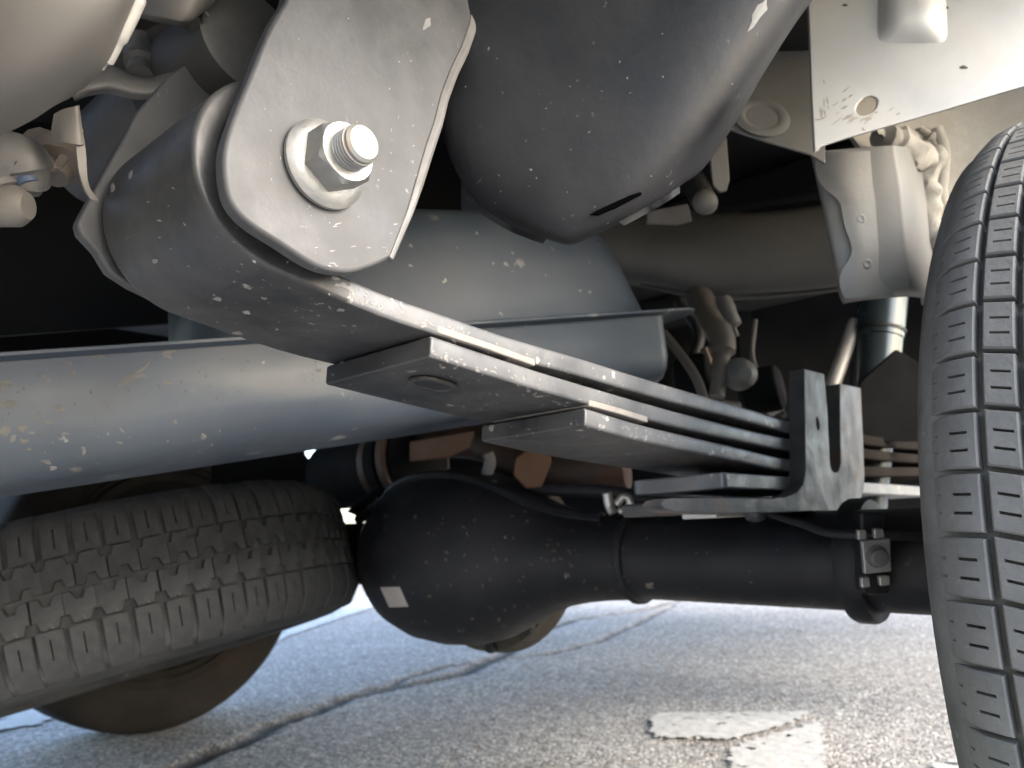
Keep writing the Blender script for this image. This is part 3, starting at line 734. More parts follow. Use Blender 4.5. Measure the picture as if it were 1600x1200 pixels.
# ------------------------------------------------------------------ fuel tank
tk = thing('fuel_tank', 'blue grey pressed steel tank with a seam flange stretching behind the spring', 'fuel tank', at(500, 505, d=.5))
A0 = at(-260, 575, d=.352); A1 = at(1056, 486, d=.653)
U = (A1 - A0); LEN = U.length; U.normalize()
Wv = (Vector((0, 0, 1)) - U * U.z).normalized(); Vv = Wv.cross(U)
if Vv.dot(A0 - CAMP) < 0: Vv.negate()
DV = .15
UST = (at(300, 512, d=.455) - A0).dot(U)
def tring(v0, v1, u0, u1, wz, rr, n=7):
    """rounded rectangle in the tank's plan at height wz"""
    pts = []
    for cu, cv, a0 in ((u1 - rr, v1 - rr, 0), (u0 + rr, v1 - rr, 90), (u0 + rr, v0 + rr, 180), (u1 - rr, v0 + rr, 270)):
        for k in range(n):
            a = R_(a0 + 90 * k / (n - 1)); pts.append(A0 + U * (cu + rr * math.cos(a)) + Vv * (cv + rr * math.sin(a)) + Wv * wz)
    return pts
def shell(prof, rr, ustart=0.):
    return loft([tring(i, DV - i, ustart + i * .9, LEN - e, wz, max(.012, rr - i * .5)) for wz, i, e in prof])
link('lower_shell', shell([(-.0012, .0015, .003), (-.0045, .002, .003), (-.009, .0035, .003), (-.02, .0045, .003), (-.035, .0055, .004), (-.044, .0075, .006), (-.052, .0115, .010), (-.0575, .018, .018), (-.0608, .028, .030), (-.062, .040, .045)], .020), 'tank', tk, sharp=60)
link('upper_shell', shell([(.0012, .0015, .010), (.006, .003, .013), (.02, .005, .017), (.045, .008, .024), (.065, .011, .031), (.078, .015, .040), (.088, .022, .052), (.095, .032, .068), (.098, .045, .085)], .040, UST), 'tank', tk, sharp=60)
fl = loft([tring(-.004, DV + .008, -.008, LEN + .026, -.0022, .03), tring(-.0075, DV + .011, -.011, LEN + .032, -.0012, .03), tring(-.0078, DV + .011, -.011, LEN + .033, .0004, .03), tring(-.006, DV + .008, -.008, LEN + .030, .0012, .03)])
link('seam_flange', fl, 'tank', tk, sharp=60)
# shallow pressed crescent near the tank's lower corner
# ------------------------------------------------------------------ black plastic guard
gd = thing('plastic_guard', 'large black plastic guard bulging down above the spring, with a narrow slot', 'guard', at(900, 150, d=.36))
rows = [
 [at(655, -230, .372), at(675, -230, .362), at(885, -230, .356), at(1040, -230, .352), at(1260, -230, .348), at(1400, -230, .352), at(1440, -230, .375)],
 [at(672, -80, .372), at(690, -80, .362), at(880, -80, .356), at(1020, -80, .352), at(1190, -80, .348), at(1300, -80, .352), at(1335, -80, .375)],
 [at(680, 20, .372), at(698, 20, .362), at(875, 20, .356), at(1000, 20, .351), at(1145, 20, .347), at(1228, 20, .352), at(1256, 18, .375)],
 [at(686, 120, .372), at(704, 122, .362), at(860, 125, .355), at(970, 125, .350), at(1090, 125, .346), at(1160, 122, .352), at(1195, 112, .375)],
 [at(692, 205, .372), at(710, 212, .362), at(850, 222, .354), at(945, 224, .349), at(1046, 218, .346), at(1108, 205, .353), at(1147, 195, .375)],
 [at(712, 266, .374), at(732, 280, .364), at(840, 300, .354), at(915, 302, .350), at(995, 294, .348), at(1062, 272, .356), at(1100, 262, .375)],
 [at(744, 312, .376), at(762, 326, .367), at(840, 344, .357), at(900, 350, .353), at(968, 340, .353), at(1034, 308, .361), at(1066, 288, .378)],
 [at(792, 348, .380), at(808, 356, .372), at(848, 368, .363), at(892, 376, .359), at(936, 361, .360), at(988, 335, .367), at(1023, 315, .380)],
 [at(826, 360, .388), at(838, 366, .382), at(862, 376, .375), at(893, 382, .371), at(927, 369, .373), at(966, 350, .378), at(994, 333, .386)],
]
link('guard_shell', sheet(rows, .0028, 5), 'plastic', gd, sharp=60)
def onsurf(px, py, d): return at(px, py, d=d)
sp = [(922, 335), (930, 330), (960, 316), (985, 305), (1001, 300), (1003, 303), (985, 313), (962, 325), (935, 336)]
link('slot_hole', prism([at(a, b, d=np.interp(a, [922, 1003], [.3495, .3475])) for a, b in sp], fwd * .012), 'void', gd)

# ------------------------------------------------------------------ silver bodywork, upper right
ip = thing('inner_fender', 'bright silver fender panel with a drain hole above the right tyre', 'fender panel', at(1430, 120, d=.43))
def dpl(px, py): return .465 - (px - 1265) * .00010 - (py - 120) * .0001
o_ = [(1260, -150), (1263, 0), (1266, 80), (1269, 160), (1272, 222), (1273, 238), (1286, 228), (1320, 217), (1400, 194), (1480, 171), (1560, 147), (1680, 112), (1760, 88), (1760, -150)]
h_ = [(1355 + 17 * math.cos(a) , 165 + 14 * math.sin(a) - 6 * math.cos(a)) for a in [2 * math.pi * k / 18 for k in range(18)]]
link('panel', prism([at(a, b, d=dpl(a, b)) for a, b in o_], fwd * .003, [[at(a, b, d=dpl(a, b)) for a, b in h_]]), 'silver', ip, bevel=.0008)
# pressed bump
bp = at(1425, 12, d=dpl(1425, 12) - .0005)
rows = []
for i in range(7):
    row = []
    for j in range(9):
        u, v = j / 8 * 2 - 1, i / 6
        px, py = 1425 + u * (58 - 8 * (1 - v)), -70 + v * 140
        hgt = max(0, 1 - abs(u) ** 3) * max(0, 1 - max(0, (v - .55) / .45) ** 2)
        row.append(at(px, py, d=dpl(px, py) - .0004 - .010 * hgt))
    rows.append(row)
link('pressed_bump', sheet(rows, .0012, 3), 'silver', ip)
# side return of the panel (dark folded edge)
link('edge_fold', prism([at(1264, -120, d=.4778), at(1264, 0, d=.4768), at(1270, 160, d=.4605), at(1274, 236, d=.4533), at(1276, 234, d=.475), at(1271, 100, d=.49), at(1268, -120, d=.50)], right * .002), 'silver_matt', ip)

sill = thing('floor_sill', 'silver underbody sill with a dimpled drain hole beside the black guard', 'body sill', at(1190, 160, d=.56))
def ds(px, py): return .60 - (py - 40) * .00032
o_ = [(1300, -30), (1290, 60), (1290, 256), (1268, 242), (1200, 222), (1135, 200), (1085, 190), (1060, -30)]
h_ = [(1190 + 21 * math.cos(a), 183 + 9 * math.sin(a) - 4 * math.cos(a)) for a in [2 * math.pi * k / 18 for k in range(18)]]
link('sill_panel', prism([at(a, b, d=ds(a, b)) for a, b in o_], fwd * .003, [[at(a, b, d=ds(a, b)) for a, b in h_]]), 'silver_matt', sill, bevel=.0008)
cc = at(1190, 183, d=ds(1190, 183) - .001); uu = (at(1230, 175, d=ds(1230, 175)) - cc).normalized(); nn = (at(1190, 150, d=ds(1190, 150)) - cc).cross(uu).normalized()
link('hole_dimple', lathe([(0, .0105), (.0012, .0125), (.0018, .016), (.0005, .020)], cc, nn if nn.dot(cc - CAMP) < 0 else -nn, 28, ref=uu), 'silver_matt', sill)
hp = at(1190, 183, d=ds(1190, 183) + .012); link('hole_plug', lathe([(0, .012), (.002, .012), (.004, .008)], hp, -fwd, 20), 'dark', sill)

fb = thing('frame_bracket', 'silver box bracket with a wavy lapped edge beside the top of the tyre', 'frame bracket', at(1360, 350, d=.57))
def bx(px, py, d): return at(px, py, d=d)
front = []
for (y0, xs_, dv_) in ((236, (1266, 1274, 1330, 1386, 1402, 1424, 1440), 0), (300, (1280, 1288, 1340, 1396, 1412, 1434, 1450), 0), (360, (1292, 1300, 1348, 1402, 1418, 1440, 1455), 0), (420, (1304, 1312, 1354, 1408, 1424, 1446, 1460), 0), (448, (1309, 1317, 1357, 1410, 1427, 1448, 1461), .001), (464, (1313, 1321, 1359, 1411, 1428, 1449, 1462), .005), (472, (1318, 1326, 1361, 1411, 1428, 1449, 1462), .02)):
    front.append([bx(x_, y0 + dy_, d_ + dv_) for x_, dy_, d_ in zip(xs_, (3, 1, -4, -8, -8, -5, -3), (.556, .547, .543, .5405, .546, .585, .62))])
link('box_shell', sheet(front, .004, 5), 'silver_matt', fb, sharp=60)
wv = [(1273, 262), (1277, 240), (1292, 236), (1330, 228), (1345, 226), (1345, 300), (1352, 400), (1352, 470), (1320, 466), (1313, 452), (1312, 435), (1318, 420), (1328, 405), (1330, 390), (1324, 370), (1318, 345), (1314, 322), (1306, 310), (1290, 300), (1280, 288), (1275, 276)]
bk = [(1266, 262), (1278, 240), (1300, 300), (1340, 300), (1340, 472), (1316, 474), (1306, 455), (1292, 390), (1278, 320)]
lap = [[] for _ in range(0)]
wavL = [(238, 1276), (262, 1274), (280, 1278), (294, 1288), (306, 1302), (318, 1313), (340, 1317), (360, 1322), (378, 1329), (394, 1331), (408, 1325), (420, 1317), (434, 1312), (450, 1313), (466, 1320)]
rows = []
for y_, x_ in wavL:
    rows.append([at(x_, y_, d=np.interp(x_, [1268, 1300, 1340], [.5475, .5425, .5398])), at((x_ + 1372) / 2, y_ - 1, d=.5396), at(1396, y_ - 4, d=.5440)])
link('wavy_lap', sheet(rows, .0015, 3), 'silver_matt', fb, sharp=60)
for (a, b) in ((1325, 272), (1345, 342), (1355, 412)):
    link('spot_weld', lathe([(0, .0036), (.0004, .0034), (.0008, .0022), (.0004, .0012)], at(a, b, d=.5402 if a > 1326 else .5412), -fwd, 18), 'silver_matt', fb)
link('box_floor', prism([bx(1318, 470, .57), bx(1420, 462, .572), bx(1458, 456, .615), bx(1420, 452, .70), bx(1340, 456, .70)], (0, 0, .003)), 'silver_matt', fb)

wh = thing('wheelhouse', 'sunlit beige wheelhouse wall with a lumpy sealant seam behind the tyre', 'wheelhouse', at(1490, 280, d=.66))
rows = [[at(1300, 100, .60), at(1450, 110, .62), at(1540, 90, .62), at(1640, 60, .60), at(1760, 20, .57)],
        [at(1330, 210, .605), at(1460, 215, .63), at(1540, 200, .63), at(1640, 180, .61), at(1760, 150, .58)],
        [at(1420, 320, .615), at(1470, 320, .635), at(1540, 310, .635), at(1640, 300, .62), at(1760, 280, .59)],
        [at(1440, 420, .62), at(1475, 420, .64), at(1540, 420, .64), at(1640, 420, .63), at(1760, 420, .60)],
        [at(1448, 475, .62), at(1480, 480, .64), at(1540, 485, .64), at(1640, 490, .63), at(1760, 500, .60)]]
link('liner', sheet(rows, .004, 4), 'beige', wh, sharp=60)
def lump(path, radii, m, parent, name, amp=.35, seed=0):
    bm = tube(path, radii, 14, k=8)
    for v in bm.verts:
        v.co += Vector((noise.noise(v.co * 90 + Vector((seed, 0, 0))), noise.noise(v.co * 90 + Vector((7, seed, 0))), noise.noise(v.co * 90 + Vector((0, 5, seed))))) * .0045 * amp * 2
    return link(name, bm, m, parent)
lump([at(1366, 206, .575), at(1388, 214, .585), at(1412, 232, .592), at(1438, 246, .600), at(1452, 240, .606)], [.004, .010, .013, .011, .004], 'sealant', wh, 'sealant_bead', .45, 3)
lump([at(1440, 196, .61), at(1452, 220, .612), at(1456, 245, .613), at(1452, 275, .613), at(1452, 320, .615), at(1458, 370, .617), at(1466, 400, .62)], [.003, .006, .009, .007, .008, .009, .004], 'sealant', wh, 'sealant_bead', .5, 9)
link('sealant_bead', tube([at(1462, 200, .622), at(1474, 240, .622), at(1470, 300, .625), at(1478, 345, .625)], .005, 10), 'sealant', wh)

# curved crossmember behind
cm = thing('crossmember', 'dull silver bowed crossmember running left from the box bracket', 'crossmember', at(1150, 400, d=.7))
rows = [[at(880, 330, .80), at(1050, 330, .80), at(1150, 325, .80), at(1240, 318, .79), at(1330, 305, .78)],
        [at(880, 345, .755), at(1050, 362, .755), at(1150, 362, .755), at(1240, 352, .75), at(1330, 338, .74)],
        [at(880, 385, .735), at(1050, 405, .735), at(1150, 408, .735), at(1240, 402, .73), at(1330, 392, .72)],
        [at(880, 415, .74), at(1050, 444, .74), at(1120, 452, .74), at(1230, 448, .735), at(1330, 438, .725)],
        [at(880, 425, .765), at(1050, 457, .765), at(1130, 466, .765), at(1230, 461, .76), at(1330, 450, .75)]]
link('beam_face', sheet(rows, .006, 5), 'under', cm, sharp=60)
link('beam_edge', tube([at(1000, 445, .752), at(1060, 458, .752), at(1130, 466.5, .752), at(1230, 461, .748), at(1320, 451, .74)], .0022, 8), 'under', cm)

# upper middle: dark pocket details between guard and crossmember
tag(link('hanging_tab', prism([at(1108, 205, .62), at(1136, 215, .62), at(1140, 280, .62), at(1136, 298, .62), at(1124, 300, .62), at(1114, 290, .62), at(1110, 255, .62)], fwd * .004), 'silver_matt', bevel=.001), 'rounded grey metal tab hanging in the dark gap right of the black guard', 'metal tab')
hs = thing('breather_hose', 'short dark hose with a pale round end under the black guard corner', 'hose', at(1085, 290, .63))
link('hose', tube([at(1050, 250, .66), at(1072, 270, .64), at(1090, 295, .625), at(1098, 312, .62)], .010, 14), 'rubber', hs)
link('hose_end', lathe([(0, .009), (.004, .010), (.008, .008), (.010, .004)], at(1100, 318, .612), -fwd, 20), 'bumper', hs)
tag(link('stay_rod', tube([at(1090, 330, .70), at(1180, 318, .70), at(1290, 300, .70)], .004, 10), 'dark'), 'dark thin rod lying above the bowed crossmember', 'rod')
tag(link('clip_plate', prism([at(1010, 330, .66), at(1075, 318, .66), at(1082, 345, .66), at(1060, 352, .66), at(1010, 350, .66)], fwd * .003), 'grey', bevel=.001), 'small dull grey plate above the bowed crossmember near the guard slot', 'plate')

# ------------------------------------------------------------------ shock absorber
sh = thing('shock_absorber', 'glossy blue grey shock absorber tube below the silver box bracket', 'shock absorber', at(1378, 520, .60))
ax0 = at(1382, 440, .84); ax1 = at(1366, 600, .82); dd = (ax1 - ax0).normalized(); LL = (ax1 - ax0).length
link('dust_cover', lathe([(-.02, .0245), (LL * .55, .0245), (LL * .55 + .001, .0235)], ax0, dd, 40), 'shock', sh)
link('rubber_ring', lathe([(LL * .47, .0246), (LL * .47, .0256), (LL * .50, .0256), (LL * .50, .0246)], ax0, dd, 40), 'rubber', sh)
link('body_tube', lathe([(LL * .56, .0235), (LL * 2.2, .0235)], ax0, dd, 40), 'shock', sh)
tag(link('stay_bar', tube([at(1337, 503, .84), at(1322, 545, .83), at(1302, 600, .82), at(1288, 650, .81)], .0078, 10), 'silver'), 'slanted bright metal bar behind the forked bracket', 'stay bar')
gs_ = thing('gusset', 'dark triangular gusset in front of the shock absorber near the tyre', 'gusset', at(1400, 590, .57))
link('gusset_plate', prism([at(1335, 640, .77), at(1346, 596, .77), at(1402, 546, .77), at(1448, 575, .77), at(1490, 690, .77), at(1335, 690, .77)], fwd * .006), 'dark', gs_, bevel=.001)


# ------------------------------------------------------------------ clutter between tank, axle and spring
tag(link('brown_bracket', prism([at(806, 716, .76), at(824, 702, .76), at(858, 700, .765), at(862, 722, .765), at(846, 762, .765), at(822, 764, .76), at(802, 742, .76)], fwd * .006), 'brown', bevel=.0015), 'rust brown bracket hanging above the differential housing', 'bracket')
tag(link('pale_hook', tube([at(762, 708, .80), at(766, 722, .80), at(760, 745, .80)], .006, 10), 'grey'), 'short grey pipe stub left of the rust brown bracket', 'pipe stub')
tag(link('exhaust_pipe', tube([at(560, 745, 1.15), at(640, 700, 1.0), at(740, 690, .9), at(830, 730, .85), at(900, 742, .82), at(980, 735, .80)], .02, 16), 'rustpipe'), 'rusty exhaust pipe passing over the differential housing', 'exhaust pipe')
rp = thing('drive_joint', 'dark round joint with ribbed rings between the spare wheel and the differential', 'drive joint', at(600, 730, 1.0))
c0 = at(520, 745, 1.05); c1 = at(655, 716, .95); dv = (c1 - c0)
link('stop_plate', prism([at(330, 690, 1.12), at(470, 685, 1.12), at(474, 712, 1.12), at(492, 733, 1.12), at(484, 770, 1.12), at(330, 770, 1.12)], fwd * .012), 'dark', rp)
link('housing_plate', prism([at(512, 690, 1.18), at(760, 650, 1.1), at(760, 790, 1.1), at(596, 796, 1.14), at(575, 790, 1.14), at(530, 792, 1.15), at(524, 760, 1.16)], fwd * .012), 'dark', rp)
for i in range(4):
    p = c0 + dv * (.55 + .13 * i); link('ring', lathe([(-.006, .045 + .004 * i), (.006, .045 + .004 * i)], p, dv, 36), 'rustpipe' if i % 2 else 'dark', rp, bevel=.002)
link('barrel', lathe([(0, .044), (dv.length, .050)], c0, dv, 36), 'dark', rp)
tag(link('rusty_plate', prism([at(640, 690, .86), at(742, 672, .80), at(735, 700, .80), at(700, 716, .82), at(640, 722, .86)], fwd * .006), 'brown', bevel=.002), 'rust brown plate under the right end of the tank', 'plate')
cb = at(960, 775, .68)
cl = thing('hose_clip', 'plated hose clip with a curled strap at the left end of the bottom leaf', 'hose clip', cb)
link('clip_strap', tube([at(948, 770, .675), at(952, 790, .675), at(958, 802, .672)], .0042, 10), 'bright', cl)
link('clip_loop', tube([at(962, 788, .675), at(974, 776, .675), at(984, 782, .675), at(980, 796, .675), at(966, 798, .675)], .0035, 10), 'bright', cl)
tag(link('hand_brake_cable', tube([at(1036, 520, .72), at(1068, 560, .70), at(1090, 595, .68), at(1104, 640, .66)], .0042, 10), 'cable'), 'pale brown cable curving down right of the tank', 'cable')
tag(link('wire_harness', tube([at(1090, 460, .75), at(1110, 500, .73), at(1128, 530, .72), at(1126, 570, .71), at(1120, 620, .70)], [.013, .011, .012, .008, .007], 12), 'cable'), 'taped wire harness drooping under the bowed crossmember', 'wire harness')
tag(link('cable_sleeve', tube([at(1128, 470, .74), at(1142, 500, .73), at(1152, 525, .725)], [.009, .008, .002], 12), 'grey'), 'frayed grey sleeve end beside the taped wire harness', 'sleeve')
tag(link('rubber_plug', lathe([(0, .012), (.01, .015), (.022, .013), (.028, .006)], at(1150, 585, .72), -fwd, 24), 'grey'), 'dull grey rounded plug behind the spring near the forked bracket', 'plug')
for i, (a, b) in enumerate(((1080, 470), (1050, 560))):
    pass
for i, (a, b, d_, r_, lab) in enumerate(((1090, 600, .78, .03, 'dark rounded housing behind the pale brown cable'), (1190, 610, .74, .022, 'small dark housing above the spring leaves left of the forked bracket'))):
    tag(link('gear_housing', lathe([(-.02, r_ * .7), (-.015, r_), (.015, r_), (.02, r_ * .7)], at(a, b, d_), (1, .3, .1), 28), 'dark', bevel=.002), lab, 'housing')
tag(link('vent_hose', tube([at(560, 812, .93), at(640, 762, .87), at(740, 750, .82), at(850, 765, .77), at(950, 768, .72), at(1060, 790, .68)], .006, 10), 'rubber'), 'black hose lying along the top of the differential housing', 'hose')
tag(link('support_arm', prism([at(540, 800, .95), at(592, 757, .92), at(600, 765, .92), at(560, 808, .94)], fwd * .01), 'dark', bevel=.002), 'thin dark arm slanting beside the spare wheel and the differential', 'arm')

# engine and front underbody further ahead
eg = thing('engine_block', 'dark engine and gearbox mass under the bed far ahead of the axle', 'engine', (-.5, 1.0, .25))
link('sump', box((-1.2, .75, .245), (.06, .95, .63)), 'dark', eg, bevel=.03, seg=3)
link('gearbox', box((-.75, .45, .30), (-.4, .74, .60)), 'dark', eg, bevel=.04, seg=3)
# more lines and brackets in the dark pocket behind the spring
tag(link('fuel_hose', tube([at(1060, 470, .86), at(1092, 520, .84), at(1082, 580, .82), at(1120, 630, .80), at(1180, 640, .80)], .0065, 12), 'rubber'), 'black fuel hose snaking down behind the wire harness', 'hose')
tag(link('brake_pipe', tube([at(1180, 500, .95), at(1176, 560, .93), at(1200, 610, .90), at(1226, 650, .86)], .003, 8), 'grey'), 'thin grey brake pipe running down left of the forked bracket', 'brake pipe')
tag(link('pipe_bracket', prism([at(1190, 612, .82), at(1222, 606, .82), at(1226, 640, .82), at(1206, 652, .82), at(1188, 640, .82)], fwd * .004), 'grey', bevel=.001), 'small grey bracket just left of the forked bracket top', 'bracket')
tag(link('ground_strap', tube([at(1100, 545, .77), at(1112, 590, .76), at(1096, 630, .75)], .0045, 8), 'rustpipe'), 'brown strap hanging between cable and wire harness', 'strap')
# dark structure that fills the gaps above the axle
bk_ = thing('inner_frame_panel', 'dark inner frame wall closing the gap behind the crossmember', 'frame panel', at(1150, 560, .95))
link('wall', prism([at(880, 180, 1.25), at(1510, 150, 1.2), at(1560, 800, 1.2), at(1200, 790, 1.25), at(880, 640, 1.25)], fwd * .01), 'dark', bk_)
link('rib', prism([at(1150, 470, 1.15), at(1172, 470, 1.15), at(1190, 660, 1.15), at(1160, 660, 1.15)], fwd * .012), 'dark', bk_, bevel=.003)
lk = thing('rear_void_sheet', 'dark sheet standing in for the black void above the tank at left', 'crossmember', at(150, 300, .62))
link('web', prism([at(-200, 120, .62), at(330, 100, .66), at(720, 200, .70), at(720, 420, .70), at(330, 500, .66), at(-200, 540, .60)], fwd * .01), 'dark', lk)  # flat dark sheet put in for the shade of the void

# ------------------------------------------------------------------ bumper and brackets, upper left
bu = thing('rear_bumper', 'smooth silver grey bumper corner close overhead at upper left', 'bumper', at(80, 60, .24))
rows = [[at(-160, -280, .235), at(-40, -280, .225), at(95, -280, .225), at(200, -275, .232), at(250, -270, .25), at(262, -268, .275)],
        [at(-160, -120, .215), at(-40, -120, .205), at(90, -120, .205), at(190, -115, .215), at(228, -112, .235), at(238, -110, .262)],
        [at(-160, -40, .215), at(-40, -40, .205), at(85, -40, .205), at(185, -30, .215), at(214, -25, .235), at(222, -22, .262)],
        [at(-160, 50, .220), at(-40, 50, .210), at(75, 45, .210), at(165, 30, .218), at(190, 38, .238), at(198, 42, .262)],
        [at(-160, 130, .227), at(-40, 130, .218), at(50, 118, .218), at(128, 95, .226), at(160, 100, .243), at(168, 104, .262)],
        [at(-160, 195, .240), at(-50, 190, .232), at(20, 172, .231), at(80, 148, .237), at(112, 140, .249), at(130, 138, .264)],
        [at(-160, 235, .262), at(-60, 230, .256), at(0, 212, .254), at(50, 188, .256), at(84, 166, .261), at(108, 154, .270)]]
link('corner_skin', sheet(rows, .003, 5), 'bumper', bu, sharp=60)
rows = [[at(236, -112, .2625), at(246, -104, .2575), at(252, -96, .262)], [at(219, -22, .2625), at(224, -10, .2575), at(226, 0, .262)], [at(196, 42, .2625), at(200, 55, .2575), at(200, 66, .262)], [at(166, 104, .2625), at(162, 114, .2575), at(158, 124, .262)], [at(128, 138, .2645), at(130, 150, .261), at(128, 158, .265)]]
link('corner_edge_highlight', tube([at(236, -80, .249), at(222, -20, .249), at(208, 15, .2495), at(192, 48, .250), at(175, 82, .2515), at(160, 108, .253)], [.0005, .0022, .0026, .0026, .002, .0006], 10), 'silver', bu)  # thin silver tube that puts the rim's bright highlight into the colour
bs = thing('bumper_stay', 'dull grey pressed stay with an open mouth between bumper and shackle', 'bracket', at(290, 80, .36))
rows = [[at(205, -90, .335), at(260, -90, .325), at(330, -90, .325), at(400, -90, .335)],
        [at(205, 5, .335), at(255, 10, .322), at(300, 15, .322), at(338, 0, .335)],
        [at(210, 22, .337), at(245, 30, .327), at(290, 38, .327), at(318, 20, .338)],
        [at(218, 28, .350), at(250, 36, .345), at(285, 42, .345), at(305, 30, .352)]]
link('upper_cup', sheet(rows, .003, 4), 'bumper', bs)
outer_ = [(440, -70), (395, -10), (352, 30), (318, 66), (298, 96), (282, 124), (268, 143), (250, 153), (222, 156), (196, 153), (170, 147), (140, 150), (118, 158)]
inner_ = [(385, -75), (345, -22), (312, 22), (286, 52), (270, 80), (258, 102), (246, 118), (232, 124), (212, 122), (192, 114), (172, 110), (140, 118), (112, 130)]
dd_ = [.372, .370, .368, .366, .364, .362, .360, .358, .356, .354, .352, .348, .345]
rows = [[at(a[0], a[1], d), at((a[0] * .6 + b[0] * .4), (a[1] * .6 + b[1] * .4), d - .006), at(b[0], b[1], d + .004), at(b[0] - 6, b[1] - 8, d + .02)] for a, b, d in zip(outer_, inner_, dd_)]
link('outer_flange', sheet(rows, .0025, 4), 'grey', bs, sharp=70)
rows = [[at(150, 20, .40), at(205, 10, .40), at(260, 10, .40), at(320, 0, .40)], [at(150, 70, .395), at(205, 60, .415), at(245, 55, .415), at(285, 48, .395)], [at(150, 120, .385), at(200, 112, .40), at(230, 112, .40), at(262, 96, .385)]]
link('pocket', sheet(rows, .003, 4), 'hanger', bs)
link('inner_lug', tube([at(214, 60, .375), at(222, 92, .372), at(218, 118, .365)], [.006, .008, .006], 14), 'grey', bs)
tt = thing('torn_tab', 'torn grey plastic tab with a thin dangling strip below the bumper corner', 'plastic tab', at(110, 210, .30))
rows = [[at(84, 178, .29), at(100, 170, .29), at(118, 166, .29), at(124, 164, .292)], [at(80, 205, .29), at(100, 206, .288), at(120, 200, .289), at(128, 196, .291)], [at(83, 222, .29), at(100, 222, .288), at(122, 226, .289), at(132, 226, .291)]]
link('tab', sheet(rows, .0012, 3), 'bumper', tt)
rows = [[at(117, 200, .2895), at(128, 196, .2915)], [at(120, 240, .290), at(134, 235, .292)], [at(124, 270, .290), at(136, 268, .292)], [at(133, 297, .289), at(140, 292, .291)], [at(142, 311, .288), at(154, 313, .289)]]
link('dangling_strip', sheet(rows, .001, 3), 'bumper', tt)
wc = thing('wire_clamp', 'pale plastic clamp with blue tape and bare wires at the left edge', 'wire clamp', at(20, 270, .30))
link('clamp_body', tube([at(-60, 245, .30), at(0, 250, .298), at(30, 256, .30), at(38, 275, .302), at(34, 292, .304)], [.012, .012, .011, .009, .007], 14), 'grey', wc)
link('tape_band', lathe([(0, .0045), (.003, .0048), (.006, .0045)], at(34, 268, .2985), right * .5 + down, 18), 'tape', wc)
link('pale_cap', lathe([(0, .006), (.002, .0078), (.012, .0078), (.016, .005)], at(-22, 322, .295), right, 18), 'bumper', wc)
link('clamp_leg', tube([at(-30, 262, .298), at(-8, 285, .296), at(6, 304, .296)], [.013, .012, .008], 12), 'grey', wc)
ww = thing('loose_wires', 'bundle of thin brown wires between the clamp and the torn tab', 'wires', at(70, 260, .32))
for i in range(5):
    link('wire', tube([at(30 + 3 * i, 240 + 9 * i, .315), at(55 + 4 * i, 252 + 6 * i, .31 + .003 * i), at(85 + 2 * i, 262 - 2 * i, .318), at(118 + i, 230 - 7 * i, .33)], .0022, 8), 'cable', ww)
link('wire_sleeve', tube([at(60, 232, .33), at(90, 250, .325), at(82, 276, .32)], [.009, .011, .006], 12), 'cable', ww)

# ------------------------------------------------------------------ dried mud splashes and stone chips, each lying on the surface it hit
from mathutils.bvhtree import BVHTree
def splashes(parent_obj, parent, items, m, name, sd_=1, thick=.0005, local_parent=None):
    """items: (px, py, half length, half width, turn); every blob hugs the surface of parent_obj"""
    rng = random.Random(sd_)
    org = worldpos(parent_obj)
    tree = BVHTree.FromPolygons([v.co + org for v in parent_obj.data.vertices], [tuple(p.vertices) for p in parent_obj.data.polygons])
    bm = bmesh.new()
    for px, py, a, b, turn in items:
        ring = []; n = 10; ok = True; bend = rng.uniform(-.5, .5)
        for k in range(-1, n):
            if k < 0: dx = dy = 0
            else:
                an = 2 * math.pi * k / n; q = rng.uniform(.65, 1.25)
                ux, uy = a * q * math.cos(an), b * q * math.sin(an); uy += bend * a * (ux / a) ** 2 * .6
                dx, dy = ux * math.cos(turn) - uy * math.sin(turn), ux * math.sin(turn) + uy * math.cos(turn)
            h, nn, fi, ds_ = tree.ray_cast(CAMP, ray(px + dx, py + dy).normalized())
            if h is None: ok = False; break
            if nn.dot(h - CAMP) > 0: nn = -nn
            ring.append((h, nn))
        if not ok: continue
        c0 = ring[0][0]
        if max((r[0] - c0).length for r in ring) > .03: continue
        cv = bm.verts.new(c0 + ring[0][1] * thick)
        rv = [bm.verts.new(h + nn * .00012) for h, nn in ring[1:]]
        for k in range(n): bm.faces.new((cv, rv[k], rv[(k + 1) % n]))
    if not bm.faces: bm.free(); return
    return link(name, bm, m, parent, kind='stuff')
MT['mud'] = mat('dried_mud', (.16, .157, .147), .85, 0, .2, 60, .3, 200)
MT['chip'] = mat('stone_chip_primer', (.23, .225, .215), .7, 0, .2, 60, .2, 200)
kid = lambda t, n: next(o for o in t.children if o.name.split('.')[0] == n)
tl_ = kid(tk, 'lower_shell')
